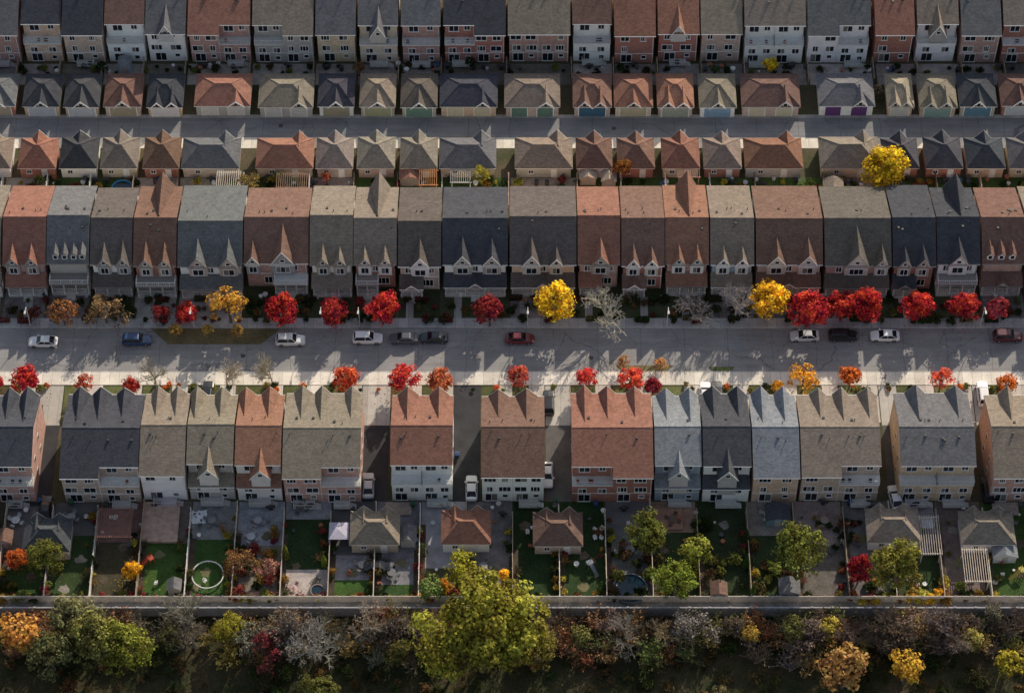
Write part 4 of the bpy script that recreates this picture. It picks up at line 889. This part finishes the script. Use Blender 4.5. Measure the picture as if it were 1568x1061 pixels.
for i in range(170):
    px=R.uniform(0,1568); planter(px,R.choice([R.uniform(772,805),R.uniform(772,905),R.uniform(100,112),R.uniform(452,462),R.uniform(274,284)]),R.uniform(.6,1.4),R.choice([(.35,.13,.07),(.5,.5,.5),(.08,.08,.08),(.6,.55,.5),(.75,.75,.72)]))
for i in range(70):
    px=R.uniform(0,1568); py=R.choice([R.uniform(101,112),R.uniform(276,286)])
    R.choice([lambda:chair(px,py,R.choice([(.7,.7,.7),(.1,.1,.1),(.1,.2,.4)])),lambda:bbq(px,py),lambda:bin_(px,py,(.05,.05,.06))])()
# ------------------------------------------------------------------ PEDESTRIAN
def person(px,py):
    x,y=P(px,py); me=bpy.data.meshes.new('pedestrian')
    v=[(0,0,.95),(0,0,1.15),(0,.0,1.4),(0,0,1.52),(0,0,1.62),(0,0,1.74),(-.2,0,1.42),(-.27,.08,1.15),(-.27,-.1,.93),(-.27,-.15,.84),(.2,0,1.42),(.27,-.08,1.15),(.27,-.22,.97),(.27,-.28,.9),(-.1,0,.9),(-.11,-.14,.5),(-.11,-.12,.1),(-.11,-.3,.04),(.1,0,.9),(.11,.12,.5),(.11,.32,.12),(.11,.2,.04)]
    e=[(0,1),(1,2),(2,3),(3,4),(4,5),(2,6),(6,7),(7,8),(8,9),(2,10),(10,11),(11,12),(12,13),(0,14),(14,15),(15,16),(16,17),(0,18),(18,19),(19,20),(20,21)]
    me.from_pydata(v,e,[]); ob=bpy.data.objects.new('pedestrian',me); COL.objects.link(ob)
    ob.modifiers.new('skin','SKIN'); rad=[.15,.14,.17,.06,.1,.09,.075,.055,.04,.035,.075,.055,.04,.035,.1,.075,.05,.04,.1,.075,.05,.04]
    for i,r in enumerate(rad): me.skin_vertices[0].data[i].radius=(r,r*.8)
    me.skin_vertices[0].data[0].use_root=True
    s=ob.modifiers.new('sub','SUBSURF'); s.levels=1; s.render_levels=2
    ob.location=(x,y,.12); ob.rotation_euler=(0,0,math.radians(75))
    m,nt,b=nm('clothes'); tc=N(nt,'ShaderNodeTexCoord'); sp=N(nt,'ShaderNodeSeparateXYZ'); nt.links.new(tc.outputs['Object'],sp.inputs[0])
    c=mixc(nt,mth(nt,'GREATER_THAN',sp.outputs[2],.95),(.02,.025,.05),(.25,.04,.04)); c=mixc(nt,mth(nt,'GREATER_THAN',sp.outputs[2],1.5),c,(.45,.27,.2)); c=mixc(nt,mth(nt,'GREATER_THAN',sp.outputs[2],1.7),c,(.03,.02,.015))
    nt.links.new(c,b.inputs['Base Color']); me.materials.append(m)
person(1354,583)
# ------------------------------------------------------------------ LIGHT + CAMERA
EL=math.radians(26.5); AZ=math.radians(25)
w=bpy.data.worlds.new('World'); scene.world=w; w.use_nodes=True; nt=w.node_tree
sky=nt.nodes.new('ShaderNodeTexSky'); sky.sky_type='NISHITA'; sky.sun_disc=False; sky.sun_elevation=EL; sky.sun_rotation=AZ; sky.air_density=1.0; sky.dust_density=1.5; sky.ozone_density=.7
hs=nt.nodes.new('ShaderNodeHueSaturation'); hs.inputs['Saturation'].default_value=.66; nt.links.new(sky.outputs[0],hs.inputs['Color'])
bg=nt.nodes['Background']; bg.inputs[1].default_value=.13; nt.links.new(hs.outputs[0],bg.inputs[0])
sd=Vector((math.cos(EL)*math.sin(AZ),math.cos(EL)*math.cos(AZ),math.sin(EL)))
l=bpy.data.lights.new('sun','SUN'); l.energy=5.0; l.angle=math.radians(.5); l.color=(1,.88,.71)
lo=bpy.data.objects.new('sun',l); COL.objects.link(lo); lo.rotation_euler=sd.to_track_quat('Z','Y').to_euler(); lo.location=(60,120,80)
cd=bpy.data.cameras.new('camera'); cd.sensor_width=36; cd.lens=36*FP/1568; cd.clip_end=9000; cd.clip_start=1
co=bpy.data.objects.new('camera',cd); COL.objects.link(co); co.location=(0,CY,CH); co.rotation_euler=(math.pi/2-E,0,0)
scene.camera=co
scene.view_settings.view_transform='Standard'; scene.view_settings.look='None'; scene.view_settings.exposure=0
